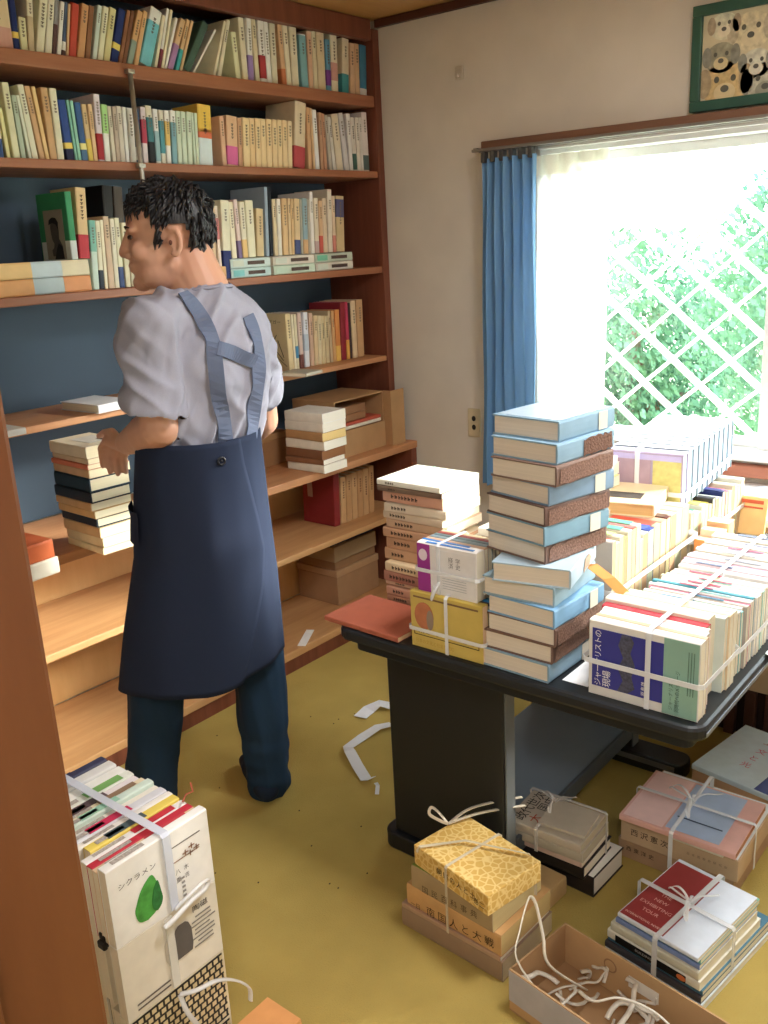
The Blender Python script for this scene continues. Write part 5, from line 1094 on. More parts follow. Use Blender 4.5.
# ---- magazines bundle front right
g4 = 'magazines of the front floor bundle'
nm_ = (1.540, .505); yw = -9
stack = [('pale blue magazine at the bottom of the front floor bundle', (196, 206, 206), .016, .315, .235, 0, -.004), ('dark magazine with white corner near the bottom of front bundle', (70, 66, 70), .016, .30, .232, .004, .0), ('teal covered magazine of the front floor bundle', (70, 122, 146), .012, .297, .228, .01, .0), ('white magazine with black band and orange spot in front bundle', (226, 222, 206), .022, .26, .222, .004, .004), ('thick cream magazine in the middle of the front bundle', (206, 200, 176), .022, .25, .21, .004, .008), ('blue edged magazine under the red one in the front bundle', (120, 140, 190), .012, .245, .20, .010, .010), ('green and white magazine under the red one in the front bundle', (120, 190, 170), .012, .25, .192, .014, .010), ('red and white magazine tied on top of the front floor bundle', (214, 222, 234), .010, .25, .19, .002, .010)]
z = .001
for l, c, T, W, H, dx, dy in stack:
    a = R_(yw); exx = Vector((math.cos(a), math.sin(a), 0)); eyy = Vector((-math.sin(a), math.cos(a), 0))
    q = Vector((nm_[0], nm_[1], 0)) + exx * dx + eyy * dy
    o, ex, ey, c0 = flatbook(l, (q.x, q.y), yw, z, T, W, H, c, g4, name='magazine', cat='magazine', pages=(232, 226, 206))
    if 'black band' in l:
        patch(o, Vector((q.x, q.y, z + T / 2)) + ey * .115 - ex * .0026, -ey, (0, 0, 1), .17, T * .8, mat((26, 24, 26), .5), 'black_band', .0006)
        patch(o, Vector((q.x, q.y, z + T / 2)) + ey * .04 - ex * .0026, -ey, (0, 0, 1), .022, T * .6, mat((216, 110, 40), .5), 'orange_spot', .0014, .0006, CIRCLE)
        writing(o, 'BUILDING', Vector((q.x, q.y, z + T / 2)) + ey * .13 - ex * .0026, -ey, (0, 0, 1), .009, mat((200, 196, 190), .5), .0014)
    z += T + .0006
tp4 = z - .0006
redm = mat((158, 52, 50), .3, .5, .06)
patch(o, c0 + Vector((0, 0, tp4)) + ey * .040 - ex * .004, ex, ey, .235, .105, redm, 'red_panel', .0005)
for j, (s, sz) in enumerate((('THE', .016), ('NEW', .016), ('EXHIBITING', .016), ('TOUR', .016))):
    writing(o, s, c0 + Vector((0, 0, tp4)) + ey * .045 + ex * (-.012 - j * .022), -ey, ex, sz * .9, mat((226, 170, 160), .4), .0014)
writing(o, 'INTERNATIONAL REVIEW', c0 + Vector((0, 0, tp4)) + ey * .042 - ex * .108, -ey, ex, .009, mat((232, 196, 186), .4), .0014, width=.09)
org = T3(nm_[0], nm_[1], 0) @ RZ(R_(yw)) @ T3(-.002, .014, 0)
strap('packing_string', 'clear plastic string tied round the front magazine bundle', box_loops(-.008, .262, -.014, .206, .03, tp4 + .001, yv=.085, xv=.125, org=org, e=.004), m=plastic(.55, (240, 240, 240)), width=.012, bow=(org @ Vector((.127, .085, tp4 + .006)), .06))
# ---- open carton full of used string
oc = empty('open_carton', (1.42, .62, 0)); tag(oc, 'open cardboard carton on the floor holding tangled used string', 'cardboard box')
Mo = T3(1.318, .822, 0) @ RZ(R_(-99))           # local x runs along the long side towards the viewer, y across
h = .105; t = .004; LL, WW = .40, .188
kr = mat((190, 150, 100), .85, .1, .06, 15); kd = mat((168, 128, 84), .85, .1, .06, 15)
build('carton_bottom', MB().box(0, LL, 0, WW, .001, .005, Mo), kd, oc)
build('carton_wall', MB().box(0, LL, WW - t, WW, .0055, h, Mo), kr, oc)
build('carton_wall', MB().box(0, LL, 0, t, .0055, h, Mo), kr, oc)
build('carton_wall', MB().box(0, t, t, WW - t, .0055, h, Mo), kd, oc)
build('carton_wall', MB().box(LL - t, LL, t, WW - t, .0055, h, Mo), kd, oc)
e1 = Mo.to_3x3() @ Vector((1, 0, 0)); e2 = Mo.to_3x3() @ Vector((0, 1, 0))
patch(oc, Mo @ Vector((.20, WW - t, .062)), e1, (0, 0, 1), .07, .028, mat((226, 220, 210), .6), 'paper_label', .0004)
patch(oc, Mo @ Vector((.12, WW - t, .07)), e1, (0, 0, 1), .032, .032, mat((150, 110, 72), .7), 'printed_ring', .0004, .0003, CIRCLE)
patch(oc, Mo @ Vector((.12, WW - t, .07)), e1, (0, 0, 1), .025, .025, kr, 'printed_ring', .0009, .0003, CIRCLE)
patch(oc, Mo @ Vector((.10, 0, .065)), -e1 * -1, (0, 0, 1), .20, .075, mat((172, 168, 176), .6), 'grey_label', .0004)
rnd = random.Random(21); tg = MB()
for k in range(26):
    p = Vector((rnd.uniform(.03, LL - .03), rnd.uniform(.03, WW - .03), rnd.uniform(.015, .05))); pts = []
    d = Vector((rnd.uniform(-1, 1), rnd.uniform(-1, 1), rnd.uniform(-.3, .5)))
    for s in range(7):
        p = p + d * .022; d = (d + Vector((rnd.uniform(-.9, .9), rnd.uniform(-.9, .9), rnd.uniform(-.5, .4)))).normalized()
        p.x = min(max(p.x, .014), LL - .014); p.y = min(max(p.y, .014), WW - .014); p.z = min(max(p.z, .013), .075); pts.append(Mo @ p)
    tg.tube(pts, rnd.choice((.003, .004, .006)), 6, .4)
so_ = build('tangled_string', tg, plastic(.75, (222, 214, 200)), None, T3(*(Mo @ Vector((.2, .09, .02)))), smooth=True)
tag(so_, 'tangle of used white plastic string inside the open carton', 'string', None, 'stuff')
ls = MB(); top = P(530, 897, 1.70); lp = onz(530, 897, .17)
q1 = Mo @ Vector((.06, .045, .03)); q2 = Mo @ Vector((.10, .13, .03))
ls.tube([q1, onz(517, 960, .13), onz(520, 930, .17), onz(527, 903, .195), onz(531, 897, .20), onz(536, 905, .19), onz(543, 935, .16), onz(549, 965, .11), q2], .0042, 6, .4)
ls.tube([Mo @ Vector((.10, .10, .05)), Mo @ Vector((.16, .07, .085)), Mo @ Vector((.20, .10, .10)), Mo @ Vector((.26, .13, .085)), Mo @ Vector((.33, .13, .06))], .0048, 6, .5)
tag(build('string_loop', ls, plastic(.9, (232, 224, 208)), None, T3(*q1), smooth=True), 'tall loop of white string sticking up from the open carton', 'string')
bx = MB().rbox(.24, .34, .03, .13, .0056, .05, .004, Mo)
tag(build('tape_case', bx, mat((196, 200, 200), .15, .6), None, T3(*(Mo @ Vector((.28, .08, .01))))), 'clear plastic case lying among the string in the open carton', 'plastic case')
# ---- scraps of plastic wrapping on the carpet
def scrap(name, label, pts, wd):
    mb = MB(); rows = []
    for i, (px, py) in enumerate(pts):
        p = onz(px, py, .004); rows.append(p)
    pts3 = rows; nr = [Vector((.1 * math.sin(i * 2.1), .1 * math.cos(i * 1.7), 1)) for i in range(len(rows))]
    for i, p in enumerate(pts3): p.z = .003 + .008 * (1 + math.sin(i * 1.9))
    mb.ribbon(pts3, nr, wd, .001)
    return tag(build(name, mb, plastic(.72, (240, 244, 250)), None, T3(*pts3[0])), label, 'plastic scrap', 'plastic scraps on the carpet')
scrap('plastic_scrap', 'long crumpled white plastic band on the carpet beside the table leg', [(392, 726), (378, 731), (362, 738), (348, 748), (350, 755), (358, 768), (366, 779), (372, 782)], .035)
scrap('plastic_scrap', 'short crumpled white plastic scrap behind the long one on carpet', [(392, 708), (380, 707), (369, 710), (360, 718)], .05)
scrap('plastic_scrap', 'tiny plastic shred on the carpet nearest the table foot', [(376, 785), (378, 790), (377, 795)], .012)
crumbs = []
rnd = random.Random(5)
for k in range(16):
    px, py = rnd.uniform(215, 370), rnd.uniform(690, 900); p = onz(px, py, .002)
    mb = MB().ell(p, (.003, .002, .0015), None, 6, 4)
    tag(build('crumb', mb, mat((70, 54, 34), .8), None, T3(*p)), 'dark speck of debris on the bare olive carpet', 'debris', 'specks of debris on the carpet')
# ---- stack of tied bundles by the doorway
gL = 'books of the stack by the doorway'
yF = 1.165; xL, xR = .66, .871; hB = .150
tiers = []
topc = [((240, 238, 234), 'white book with green picture on its cover', .022, None), ((226, 190, 150), 'cream book with red title', .016, (206, 60, 70)), ((206, 36, 60), 'red book', .018, None), ((236, 232, 230), 'white book with red and green title', .018, (206, 40, 60)), ((236, 208, 60), 'yellow and slate book', .022, (84, 100, 104)), ((240, 234, 226), 'pale cream book', .016, None), ((214, 214, 222), 'grey book with crimson title', .022, (214, 40, 90)), ((232, 226, 214), 'cream book', .018, None), ((206, 226, 214), 'mint book', .02, (150, 206, 180)), ((232, 216, 180), 'buff book', .016, (150, 120, 90)),
        ((236, 226, 230), 'white book with dark characters', .024, (100, 80, 86)), ((226, 230, 220), 'white book with leaf picture', .024, (120, 180, 90)), ((240, 240, 236), 'white glossy book', .03, None), ((222, 222, 222), 'pale grey book', .028, None), ((60, 64, 96), 'navy spined book', .022, (60, 60, 90))]
rnd = random.Random(9); rt, up = (1, 0, 0), (0, 0, 1)
def rowL(z, specs, W, gname, tname):
    y = yF; out = []
    for i, (c, l, T, tc) in enumerate(specs):
        h = .211 if i == 0 else rnd.choice((.188, .2, .21)); w = W if i == 0 else W - rnd.uniform(0, .012)
        off = 0 if i == 0 else rnd.uniform(-.002, .002)
        M = M_up(xR - h / 2 + off, y + T / 2, z, R_(90), w, h)
        lab = '%s, %s from the front in the %s' % (l, nth(i + 1), tname) if i else '%s heading the %s' % (l, tname)
        o = book('book', lab, 'book', gname, T * .98, w, h, c, M, pages=(226, 210, 184))
        if tc: patch(o, (xR - h * .32 + (0 if i % 2 else -.05), y + T / 2, z + w + .0006), (1, 0, 0), (0, 1, 0), h * .42, T * .8, mat(tc, .5), 'spine_title', .0014)
        if c[0] > 200: patch(o, (xR - h * .76, y + T / 2, z + w + .0006), (1, 0, 0), (0, 1, 0), h * .3, T * .45, mat((176, 166, 158), .5, .2, .3, 250), 'spine_text', .0014)
        out.append(o); y += T
    return out, y - yF
z = .001
low = lambda nm, n: [(rnd.choice([(226, 214, 190), (206, 190, 160), (232, 226, 214), (150, 130, 110)]), nm, .034, None) for _ in range(n)]
r1, Lr = rowL(z, [((222, 206, 170), 'black and cream patterned box', .03, None)] + low('plain book', 9), hB, 'books of the bottom tier by the doorway', 'bottom doorway tier')
z2 = z + hB + .001
r2, Lr2 = rowL(z2, [((222, 208, 176), 'black and cream diamond patterned book', .03, None)] + low('plain book', 9), hB, 'books of the third tier by the doorway', 'third doorway tier')
z3 = z2 + hB + .001
r3, Lr3 = rowL(z3, [((228, 220, 204), 'beige book with dark vase picture', .024, None)] + low('plain book', 9), hB, 'books of the second tier by the doorway', 'second doorway tier')
z4 = z3 + hB + .001
r4, Lr4 = rowL(z4, topc, hB - .001, 'books of the top tier by the doorway', 'top doorway tier')
fo = r4[0]; cx = xR - .1055
gm = mat((64, 160, 50), .6, .2, .3, 60)
leaf = [(-.1, -.5), (-.4, -.42), (-.5, -.15), (-.4, .05), (-.2, .3), (.15, .5), (.3, .42), (.42, .1), (.5, -.15), (.4, -.3), (.2, -.42)]
leaf = [(v.x, v.y) for v in crom([Vector((a_, b_, 0)) for a_, b_ in leaf + leaf[:1]], 4)][:-1]
patch(fo, (cx - .035, yF, z4 + .055), rt, up, .056, .078, gm, 'green_picture', .0005, .0004, leaf)
patch(fo, (cx - .018, yF, z4 + .05), rt, up, .022, .056, mat((36, 122, 50), .6, .2, .3, 80), 'green_picture', .0012, .0004, leaf)
gi = mat((96, 92, 90), .6)
writing(fo, 'シクラメン', (cx - .05, yF, z4 + .108), rt, up, .013, gi, .0012, width=.075)
patch(fo, (cx + .05, yF, z4 + .118), rt, up, .07, .0016, gi, 'printed_line', .0008)
br = mat((150, 110, 84), .6)
patch(fo, (cx + .045, yF, z4 + .088), rt, up, .07, .0014, br, 'drawn_line', .0008)
for (dx, dz) in ((.05, .094), (.064, .100), (.06, .088), (.074, .092)):
    patch(fo, (cx + dx, yF, z4 + dz), rt, up, .013, .0022, br, 'drawn_line', .0008); patch(fo, (cx + dx, yF, z4 + dz), up, (-1, 0, 0), .011, .002, br, 'drawn_line', .0008)
for j, ch in enumerate('八木重吉'): writing(fo, ch, (cx + .03 + (j % 2) * .018, yF, z4 + .066 - (j // 2) * .016), rt, up, .011, gi, .0008)
for q in range(2):
    for j in range(5): patch(fo, (cx + .018 + q * .02, yF, z4 + .05 - j * .009), rt, up, .007, .004, mat((150, 148, 146), .6), 'printed_mark', .0008)
fo = r3[0]
vase = [(-.5, -.3), (-.42, -.5), (.42, -.5), (.5, -.3), (.5, .2), (.36, .42), (.2, .5), (-.2, .5), (-.36, .42), (-.5, .2)]
patch(fo, (cx + .012, yF, z3 + .082), rt, up, .058, .066, mat((208, 200, 186), .5), 'vase_picture', .0005, .0004, vase)
patch(fo, (cx + .022, yF, z3 + .082), rt, up, .04, .066, mat((98, 92, 90), .5, .3, .1, 30), 'vase_picture', .0012, .0004, vase)
writing(fo, '陶磁', (cx + .066, yF, z3 + .124), rt, up, .014, mat((40, 38, 36), .6), .0008, width=.034)
for j in range(8): patch(fo, (cx + .07 - .004 * (j % 2), yF, z3 + .108 - j * .0085), rt, up, .034 + .01 * (j % 3), .0024, mat((136, 130, 122), .6, .2, .3, 300), 'printed_line', .0008)
for j in range(2): patch(fo, (cx - .05, yF, z3 + .022 - j * .010), rt, up, .07, .0028, mat((110, 100, 92), .6, .2, .3, 300), 'printed_line', .0008)
# diamond pattern material on the cover of the next tier
dm_ = bpy.data.materials.new('diamond_pattern'); dm_.use_nodes = True; nt = dm_.node_tree; b = nt.nodes['Principled BSDF']; b.inputs['Roughness'].default_value = .6
tc = nt.nodes.new('ShaderNodeTexCoord'); mp = nt.nodes.new('ShaderNodeMapping'); mp.inputs['Rotation'].default_value = (0, R_(0), R_(0)); mp.inputs['Scale'].default_value = (1, 1, 1)
ck = nt.nodes.new('ShaderNodeTexBrick'); ck.inputs['Scale'].default_value = 30; ck.inputs['Color1'].default_value = lin((222, 206, 168)) + [1]; ck.inputs['Color2'].default_value = lin((206, 190, 150)) + [1]; ck.inputs['Mortar'].default_value = lin((28, 26, 26)) + [1]; ck.inputs['Mortar Size'].default_value = .07; ck.inputs['Brick Width'].default_value = .42; ck.inputs['Row Height'].default_value = .42; ck.offset = .35
sepx = nt.nodes.new('ShaderNodeSeparateXYZ'); cmb = nt.nodes.new('ShaderNodeCombineXYZ')
nt.links.new(tc.outputs['Object'], sepx.inputs[0]); nt.links.new(sepx.outputs['Z'], cmb.inputs['X']); nt.links.new(sepx.outputs['Y'], cmb.inputs['Y']); nt.links.new(cmb.outputs[0], ck.inputs['Vector']); nt.links.new(ck.outputs['Color'], b.inputs['Base Color'])
for o, zz in ((r2[0], z2), (r1[0], z)): patch(o, (cx, yF, zz + hB / 2), rt, up, .20, hB - .006, dm_, 'diamond_cover', .0005)
strap('packing_string', 'white plastic string around the top bundle by the doorway', [([(cx + .012, yF + y_, z_) for y_, z_ in ((-.0045, z4 + .004), (-.0045, z4 + .08), (-.0045, z4 + hB), (0, z4 + hB + .0045), (.15, z4 + hB + .0045), (.31, z4 + hB + .0045))], [Vector(v) for v in ((0, -1, 0), (0, -1, 0), (0, -.7, .7), (0, -.4, 1), (0, 0, 1), (0, 0, 1))])], m=plastic(.7, (226, 232, 246)), width=.016)
strap('packing_string', 'white plastic string around the second bundle by the doorway', [([(cx - .005, yF + y_, z_) for y_, z_ in ((-.0045, z3 + .004), (-.0045, z3 + .08), (-.004, z3 + hB - .002))], [Vector(v) for v in ((0, -1, 0), (0, -1, 0), (0, -1, .2))])], m=plastic(.6, (240, 238, 232)), width=.016)
lp = MB(); q = Vector((cx + .01, yF - .007, z4 + .006))
lp.tube([q, q + Vector((.02, -.012, .018)), q + Vector((.05, -.014, .026)), q + Vector((.07, -.008, .018)), q + Vector((.06, -.008, .006)), q + Vector((.03, -.012, .006)), q + Vector((-.01, -.01, -.008)), q + Vector((-.03, -.006, -.016))], .005, 6, .5)
tag(build('string_bow', lp, plastic(.85, (246, 246, 248)), None, T3(*q), smooth=True), 'loop of white string knotted between the doorway bundles', 'string')
lp = MB(); q = Vector((cx - .005, yF - .008, z2 + hB - .012))
lp.tube([q, q + Vector((.02, -.02, .004)), q + Vector((.06, -.03, .0)), q + Vector((.10, -.03, -.03)), q + Vector((.13, -.03, -.07)), q + Vector((.13, -.03, -.10))], .006, 6, .4)
lp.tube([q, q + Vector((.0, -.015, -.03)), q + Vector((.02, -.02, -.08)), q + Vector((.04, -.02, -.12))], .005, 6, .4)
tag(build('string_bow', lp, plastic(.5, (246, 246, 248)), None, T3(*q), smooth=True), 'clear plastic band trailing over the patterned book by the doorway', 'string')
bmk = MB(); q = Vector((xR - .012, yF + .05, z4 + hB + .001))
bmk.tube([q, q + Vector((.012, .004, .008)), q + Vector((.022, -.004, .012)), q + Vector((.026, .006, .024))], .0016, 6)
tag(build('ribbon_bookmark', bmk, mat((186, 84, 50), .6), None, T3(*q)), 'frayed reddish ribbon marker sticking out of the doorway bundle', 'bookmark')
ob = book('book', 'orange-tan book lying on the floor at the foot of the doorway stack', 'book', None, .16, .09, .12, (222, 150, 76), M_flat(.875 + .0, 1.085, .001, 0, .16, .12), pages=(226, 170, 90))
clp = tag(build('bag_clip', MB().rbox(xR - .2125, xR - .2025, yF + .03, yF + .05, z4 - .012, z4 + .012, .003).rbox(xR - .222, xR - .213, yF + .022, yF + .042, z4 - .008, z4 + .006, .003), mat((28, 24, 22), .5), None, T3(xR - .211, yF + .04, z4)), 'small black clip on the left side of the doorway bundles', 'clip')
# ================================================================== THE PERSON
def remesh(name, mb, voxel, smooth, m, parent=None, M=None, cut=None, disp=None):
    me = mb.mesh(name + '_raw'); o = bpy.data.objects.new('raw', me); COL.objects.link(o)
    r = o.modifiers.new('r', 'REMESH'); r.mode = 'VOXEL'; r.voxel_size = voxel; r.use_smooth_shade = True
    if smooth:
        s = o.modifiers.new('s', 'SMOOTH'); s.factor = .5; s.iterations = smooth
    bpy.context.view_layer.update(); dg = bpy.context.evaluated_depsgraph_get()
    new = bpy.data.meshes.new_from_object(o.evaluated_get(dg)); bpy.data.objects.remove(o); bpy.data.meshes.remove(me)
    new.name = name
    if disp:
        ns = [v.normal.copy() for v in new.vertices]
        for v, n in zip(new.vertices, ns): v.co = v.co + n * disp(v.co, n)
    if cut:
        bm = bmesh.new(); bm.from_mesh(new)
        for co, no in cut: bmesh.ops.bisect_plane(bm, geom=bm.verts[:] + bm.edges[:] + bm.faces[:], plane_co=co, plane_no=no, clear_outer=True)
        bm.to_mesh(new); bm.free()
    W = M or Matrix.Identity(4)
    q = parent; ch = []
    while q is not None: ch.append(q); q = q.parent
    for q in reversed(ch): W = W if M else W @ q.matrix_basis
    new.transform(W.inverted())
    new.materials.clear(); new.materials.append(m)
    for p in new.polygons: p.use_smooth = True
    ob = bpy.data.objects.new(name, new); COL.objects.link(ob)
    if parent is not None: ob.parent = parent
    if M: ob.matrix_basis = M
    return ob
DB_ = 2.31
RV = Vector((.788, -.616, 0)); UP = Vector((0, 0, 1))
hip = P(200, 500, DB_)
person = empty('person', (hip.x, hip.y, 0)); tag(person, 'person in grey t-shirt and navy apron standing at the bookcase, hand on books', 'person')
skin = bpy.data.materials.new('skin'); skin.use_nodes = True; nt = skin.node_tree; b = nt.nodes['Principled BSDF']
n = nt.nodes.new('ShaderNodeTexNoise'); n.inputs['Scale'].default_value = 14; cr = nt.nodes.new('ShaderNodeMix'); cr.data_type = 'RGBA'
cr.inputs[6].default_value = lin((202, 150, 124)) + [1]; cr.inputs[7].default_value = lin((214, 166, 140)) + [1]
nt.links.new(n.outputs['Fac'], cr.inputs[0]); nt.links.new(cr.outputs[2], b.inputs['Base Color']); b.inputs['Roughness'].default_value = .5; b.inputs['Subsurface Weight'].default_value = .12; b.inputs['Subsurface Radius'].default_value = (.01, .004, .002)
# --- head frame
E_ = P(175, 240, 2.335); az = R_(138)
fw = Vector((math.cos(az), math.sin(az), 0)); lf = Vector((-math.sin(az), math.cos(az), 0))
# left of the head points to the viewer
MH = Matrix(((fw.x, lf.x, 0, E_.x), (fw.y, lf.y, 0, E_.y), (0, 0, 1, E_.z), (0, 0, 0, 1)))
def h(x, y, z): return MH @ Vector((x, y, z))
def hell(mb, c, r, tilt=0):
    Mt = MH @ T3(*c) @ Matrix.Rotation(tilt, 4, 'Y'); mb.ell((0, 0, 0), r, Mt, 20, 14)
body = MB()
hell(body, (.012, 0, .04), (.098, .078, .090)); hell(body, (.040, 0, -.025), (.070, .064, .082)); hell(body, (.052, 0, -.072), (.052, .047, .040)); hell(body, (.086, 0, -.094), (.024, .026, .021))
hell(body, (.012, 0, -.052), (.05, .066, .05)); hell(body, (.076, 0, .03), (.034, .056, .03))
for s in (1, -1):
    hell(body, (.091, s * .028, .026), (.018, .026, .012)); hell(body, (.078, s * .042, -.022), (.026, .022, .024)); hell(body, (.112, s * .012, -.030), (.012, .010, .009))
    hell(body, (.032, s * .026, -.066), (.060, .034, .042), .35)
body.cone(h(.106, 0, .018), h(.123, 0, -.022), .0095, .0115); hell(body, (.123, 0, -.026), (.011, .011, .010))
hell(body, (.106, 0, -.053), (.010, .022, .0060)); hell(body, (.103, 0, -.064), (.011, .019, .0065)); hell(body, (.096, 0, -.056), (.016, .03, .02))
for s in (1, -1):
    # ear: rim and lobe
    pts = [h(-.001 + .0 - .02 * math.sin(a) * .9 + .002, s * (.079 + .008 * max(0, math.sin(a))), -.004 + .031 * math.cos(a)) for a in [R_(q) for q in (-30, 10, 45, 80, 115, 150, 180)]]
    body.tube(pts, [.005, .006, .0062, .006, .0058, .0065, .007], 8)
    hell(body, (-.006, s * .077, -.002), (.014, .006, .026)); hell(body, (.002, s * .079, -.030), (.008, .006, .009)); hell(body, (.009, s * .076, -.006), (.006, .006, .012))
# neck and hidden trunk
nb_ = P(203, 292, 2.32)
body.cone(h(-.028, 0, -.04), nb_, .058, .066, 20); body.cone(h(-.01, 0, -.07), nb_ + fw * .02, .05, .06, 18)
body.cone(nb_, P(204, 330, 2.315), .066, .10, 18)
body.cone(P(204, 330, 2.315), P(202, 430, 2.31), .10, .10, 18); body.cone(P(202, 430, 2.31), P(203, 505, 2.31), .10, .10, 18)
sL, eL, wL = P(152, 325, 2.205), P(160, 427, 2.19), P(127, 443, 2.425)
body.cone(P(204, 325, 2.315), sL, .085, .055); body.cone(sL, eL, .054, .047, 18)
body.cone(eL, eL.lerp(wL, .4), .049, .048, 18); body.cone(eL.lerp(wL, .4), wL, .047, .031, 18)
sR, eR, wR = P(248, 340, 2.425), P(262, 420, 2.56), P(232, 452, 2.72)
body.cone(P(204, 325, 2.315), sR, .085, .055); body.cone(sR, eR, .054, .046); body.cone(eR, wR, .046, .03)
# left hand gripping the books: palm, four fingers, thumb
kn = [P(106, 441, 2.505), P(112, 444, 2.512), P(119, 447, 2.515), P(126, 450, 2.515)]
pc = wL.lerp(kn[1], .55)
for k in kn: body.cone(wL.lerp(k, .12), k, .021, .0125, 12)
def finger(pts, r): 
    for a, b_, r0, r1 in zip(pts, pts[1:], r, r[1:]): body.cone(a, b_, r0, r1, 10)
tips = [((101, 448, 2.54), (102, 458, 2.55), (103, 466, 2.552)), ((108, 453, 2.548), (109, 463, 2.556), (110, 472, 2.556)), ((116, 456, 2.552), (117, 466, 2.558), (118, 474, 2.557)), ((124, 458, 2.55), (125, 466, 2.556), (126, 472, 2.555))]
for k, t in zip(kn, tips): finger([k] + [P(*q) for q in t], [.0105, .0098, .009, .0078])
finger([wL.lerp(kn[0], .35), P(112, 432, 2.49), P(104, 433, 2.535), P(99, 436, 2.565)], [.014, .0125, .0105, .0085])
# right hand, out of sight in front of the body, relaxed
kr_ = [wR + RV * -.03 * 1 + VD * .05 + UP * (.012 - .016 * i) + RV * .0 for i in range(4)]
for i, k in enumerate(kr_):
    body.cone(wR, k, .022, .0125, 10); d = (k - wR).normalized()
    finger([k, k + d * .03 + UP * -.004, k + d * .05 + UP * -.014, k + d * .062 + UP * -.026], [.0105, .0095, .0088, .0075])
finger([wR.lerp(kr_[0], .3), wR + VD * .035 + UP * .03, wR + VD * .06 + UP * .035], [.013, .011, .009])
# legs
hL, kL, aL = P(190, 512, 2.285), P(157, 668, 2.28), P(151, 803, 2.315)
hR, kR, aR = P(232, 512, 2.36), P(258, 665, 2.37), P(268, 778, 2.41)
hlL, toL = onz(166, 838, .0), onz(140, 795, 0); hlR, toR = onz(272, 806, 0), onz(247, 768, 0)
for a, b_, c, hl, to in ((hL, kL, aL, hlL, toL), (hR, kR, aR, hlR, toR)):
    body.cone(P(203, 500, 2.31), a, .10, .08); body.cone(a, b_, .078, .056, 16); body.cone(b_, c, .055, .036, 16)
    an = Vector((hl.x, hl.y, .06)).lerp(Vector((to.x, to.y, .06)), .22)
    body.cone(c, an, .036, .036, 14)
    d = (Vector((to.x, to.y, 0)) - Vector((hl.x, hl.y, 0))).normalized()
    body.cone(Vector((hl.x, hl.y, .038)) + d * .035, Vector((hl.x, hl.y, .032)) + d * .17, .034, .029, 14); body.cone(an, Vector((hl.x, hl.y, .034)) + d * .16, .036, .028, 14)
    body.cone(Vector((hl.x, hl.y, .030)) + d * .16, Vector((hl.x, hl.y, .020)) + d * .235, .028, .018, 14)
bo_ = remesh('body', body, .0042, 3, skin, person)
# --- eye, eyebrow
for s in (1, -1):
    build('eye', MB().ell((0, 0, 0), (.0045, .010, .0055), MH @ T3(.1005, s * .034, .0105) @ Matrix.Rotation(s * .55, 4, 'Z')), mat((60, 44, 38), .25, .5), person, smooth=True)
    bw = MB(); bw.tube([h(.108, s * .014, .029), h(.108, s * .030, .034), h(.098, s * .048, .031)], [.003, .004, .002], 8, .7)
    build('eyebrow', bw, mat((30, 24, 24), .8), person, smooth=True)
mb = MB(); mb.ell((0, 0, 0), (.004, .003, .006), MH @ T3(.006, .084, -.006)); build('ear_canal', mb, mat((110, 60, 46), .7), person, smooth=True)
# --- hair
hair_m = bpy.data.materials.new('hair'); hair_m.use_nodes = True; b = hair_m.node_tree.nodes['Principled BSDF']; nt = hair_m.node_tree
b.inputs['Base Color'].default_value = lin((26, 25, 28)) + [1]; b.inputs['Roughness'].default_value = .42; b.inputs['Specular IOR Level'].default_value = .5
n = nt.nodes.new('ShaderNodeTexNoise'); n.inputs['Scale'].default_value = 180; tc = nt.nodes.new('ShaderNodeTexCoord'); mp = nt.nodes.new('ShaderNodeMapping'); mp.inputs['Scale'].default_value = (1, 1, .15)
bp = nt.nodes.new('ShaderNodeBump'); bp.inputs['Strength'].default_value = .6; bp.inputs['Distance'].default_value = .004
nt.links.new(tc.outputs['Object'], mp.inputs[0]); nt.links.new(mp.outputs[0], n.inputs['Vector']); nt.links.new(n.outputs['Fac'], bp.inputs['Height']); nt.links.new(bp.outputs['Normal'], b.inputs['Normal'])
cap = MB(); rnd = random.Random(3); C0 = Vector((.008, 0, .042)); RR = Vector((.102, .085, .094))
def hairy(p):
    x, y, z = p
    if x > .055: return z > .062 + (x - .055) * .45
    if x > .018: return z > .028 - (.0 if abs(y) < .06 else .0) - (.045 if .022 < x < .045 and abs(y) > .06 else 0)
    if x > -.03: return z > .034
    return z > -.078 + max(0, (x + .06)) * 1.2
U, V = 64, 40; grid = {}; vs = []; fs = []
for j in range(V + 1):
    th = math.pi * j / V
    for i in range(U):
        ph = 2 * math.pi * i / U
        d = Vector((math.sin(th) * math.cos(ph), math.sin(th) * math.sin(ph), math.cos(th)))
        p = Vector((C0.x + d.x * RR.x, C0.y + d.y * RR.y, C0.z + d.z * RR.z))
        if p.z < -.0: # follow the nape inwards
            k = min(1, -p.z / .08); p.x *= (1 - .0 * k); p.y *= (1 - .18 * k); p.x += .006 * k
            p.z = p.z * 1.35
        nn_ = noise.noise(Vector((p.x * 40, p.y * 40, p.z * 22))); p = p + d * .006 * nn_
        grid[(i, j)] = p
for j in range(V):
    for i in range(U):
        q = [grid[(i, j)], grid[((i + 1) % U, j)], grid[((i + 1) % U, j + 1)], grid[(i, j + 1)]]
        if all(hairy(v) for v in q):
            cap.add([MH @ v for v in q], [(0, 1, 2, 3)])
shell = len(cap.v)
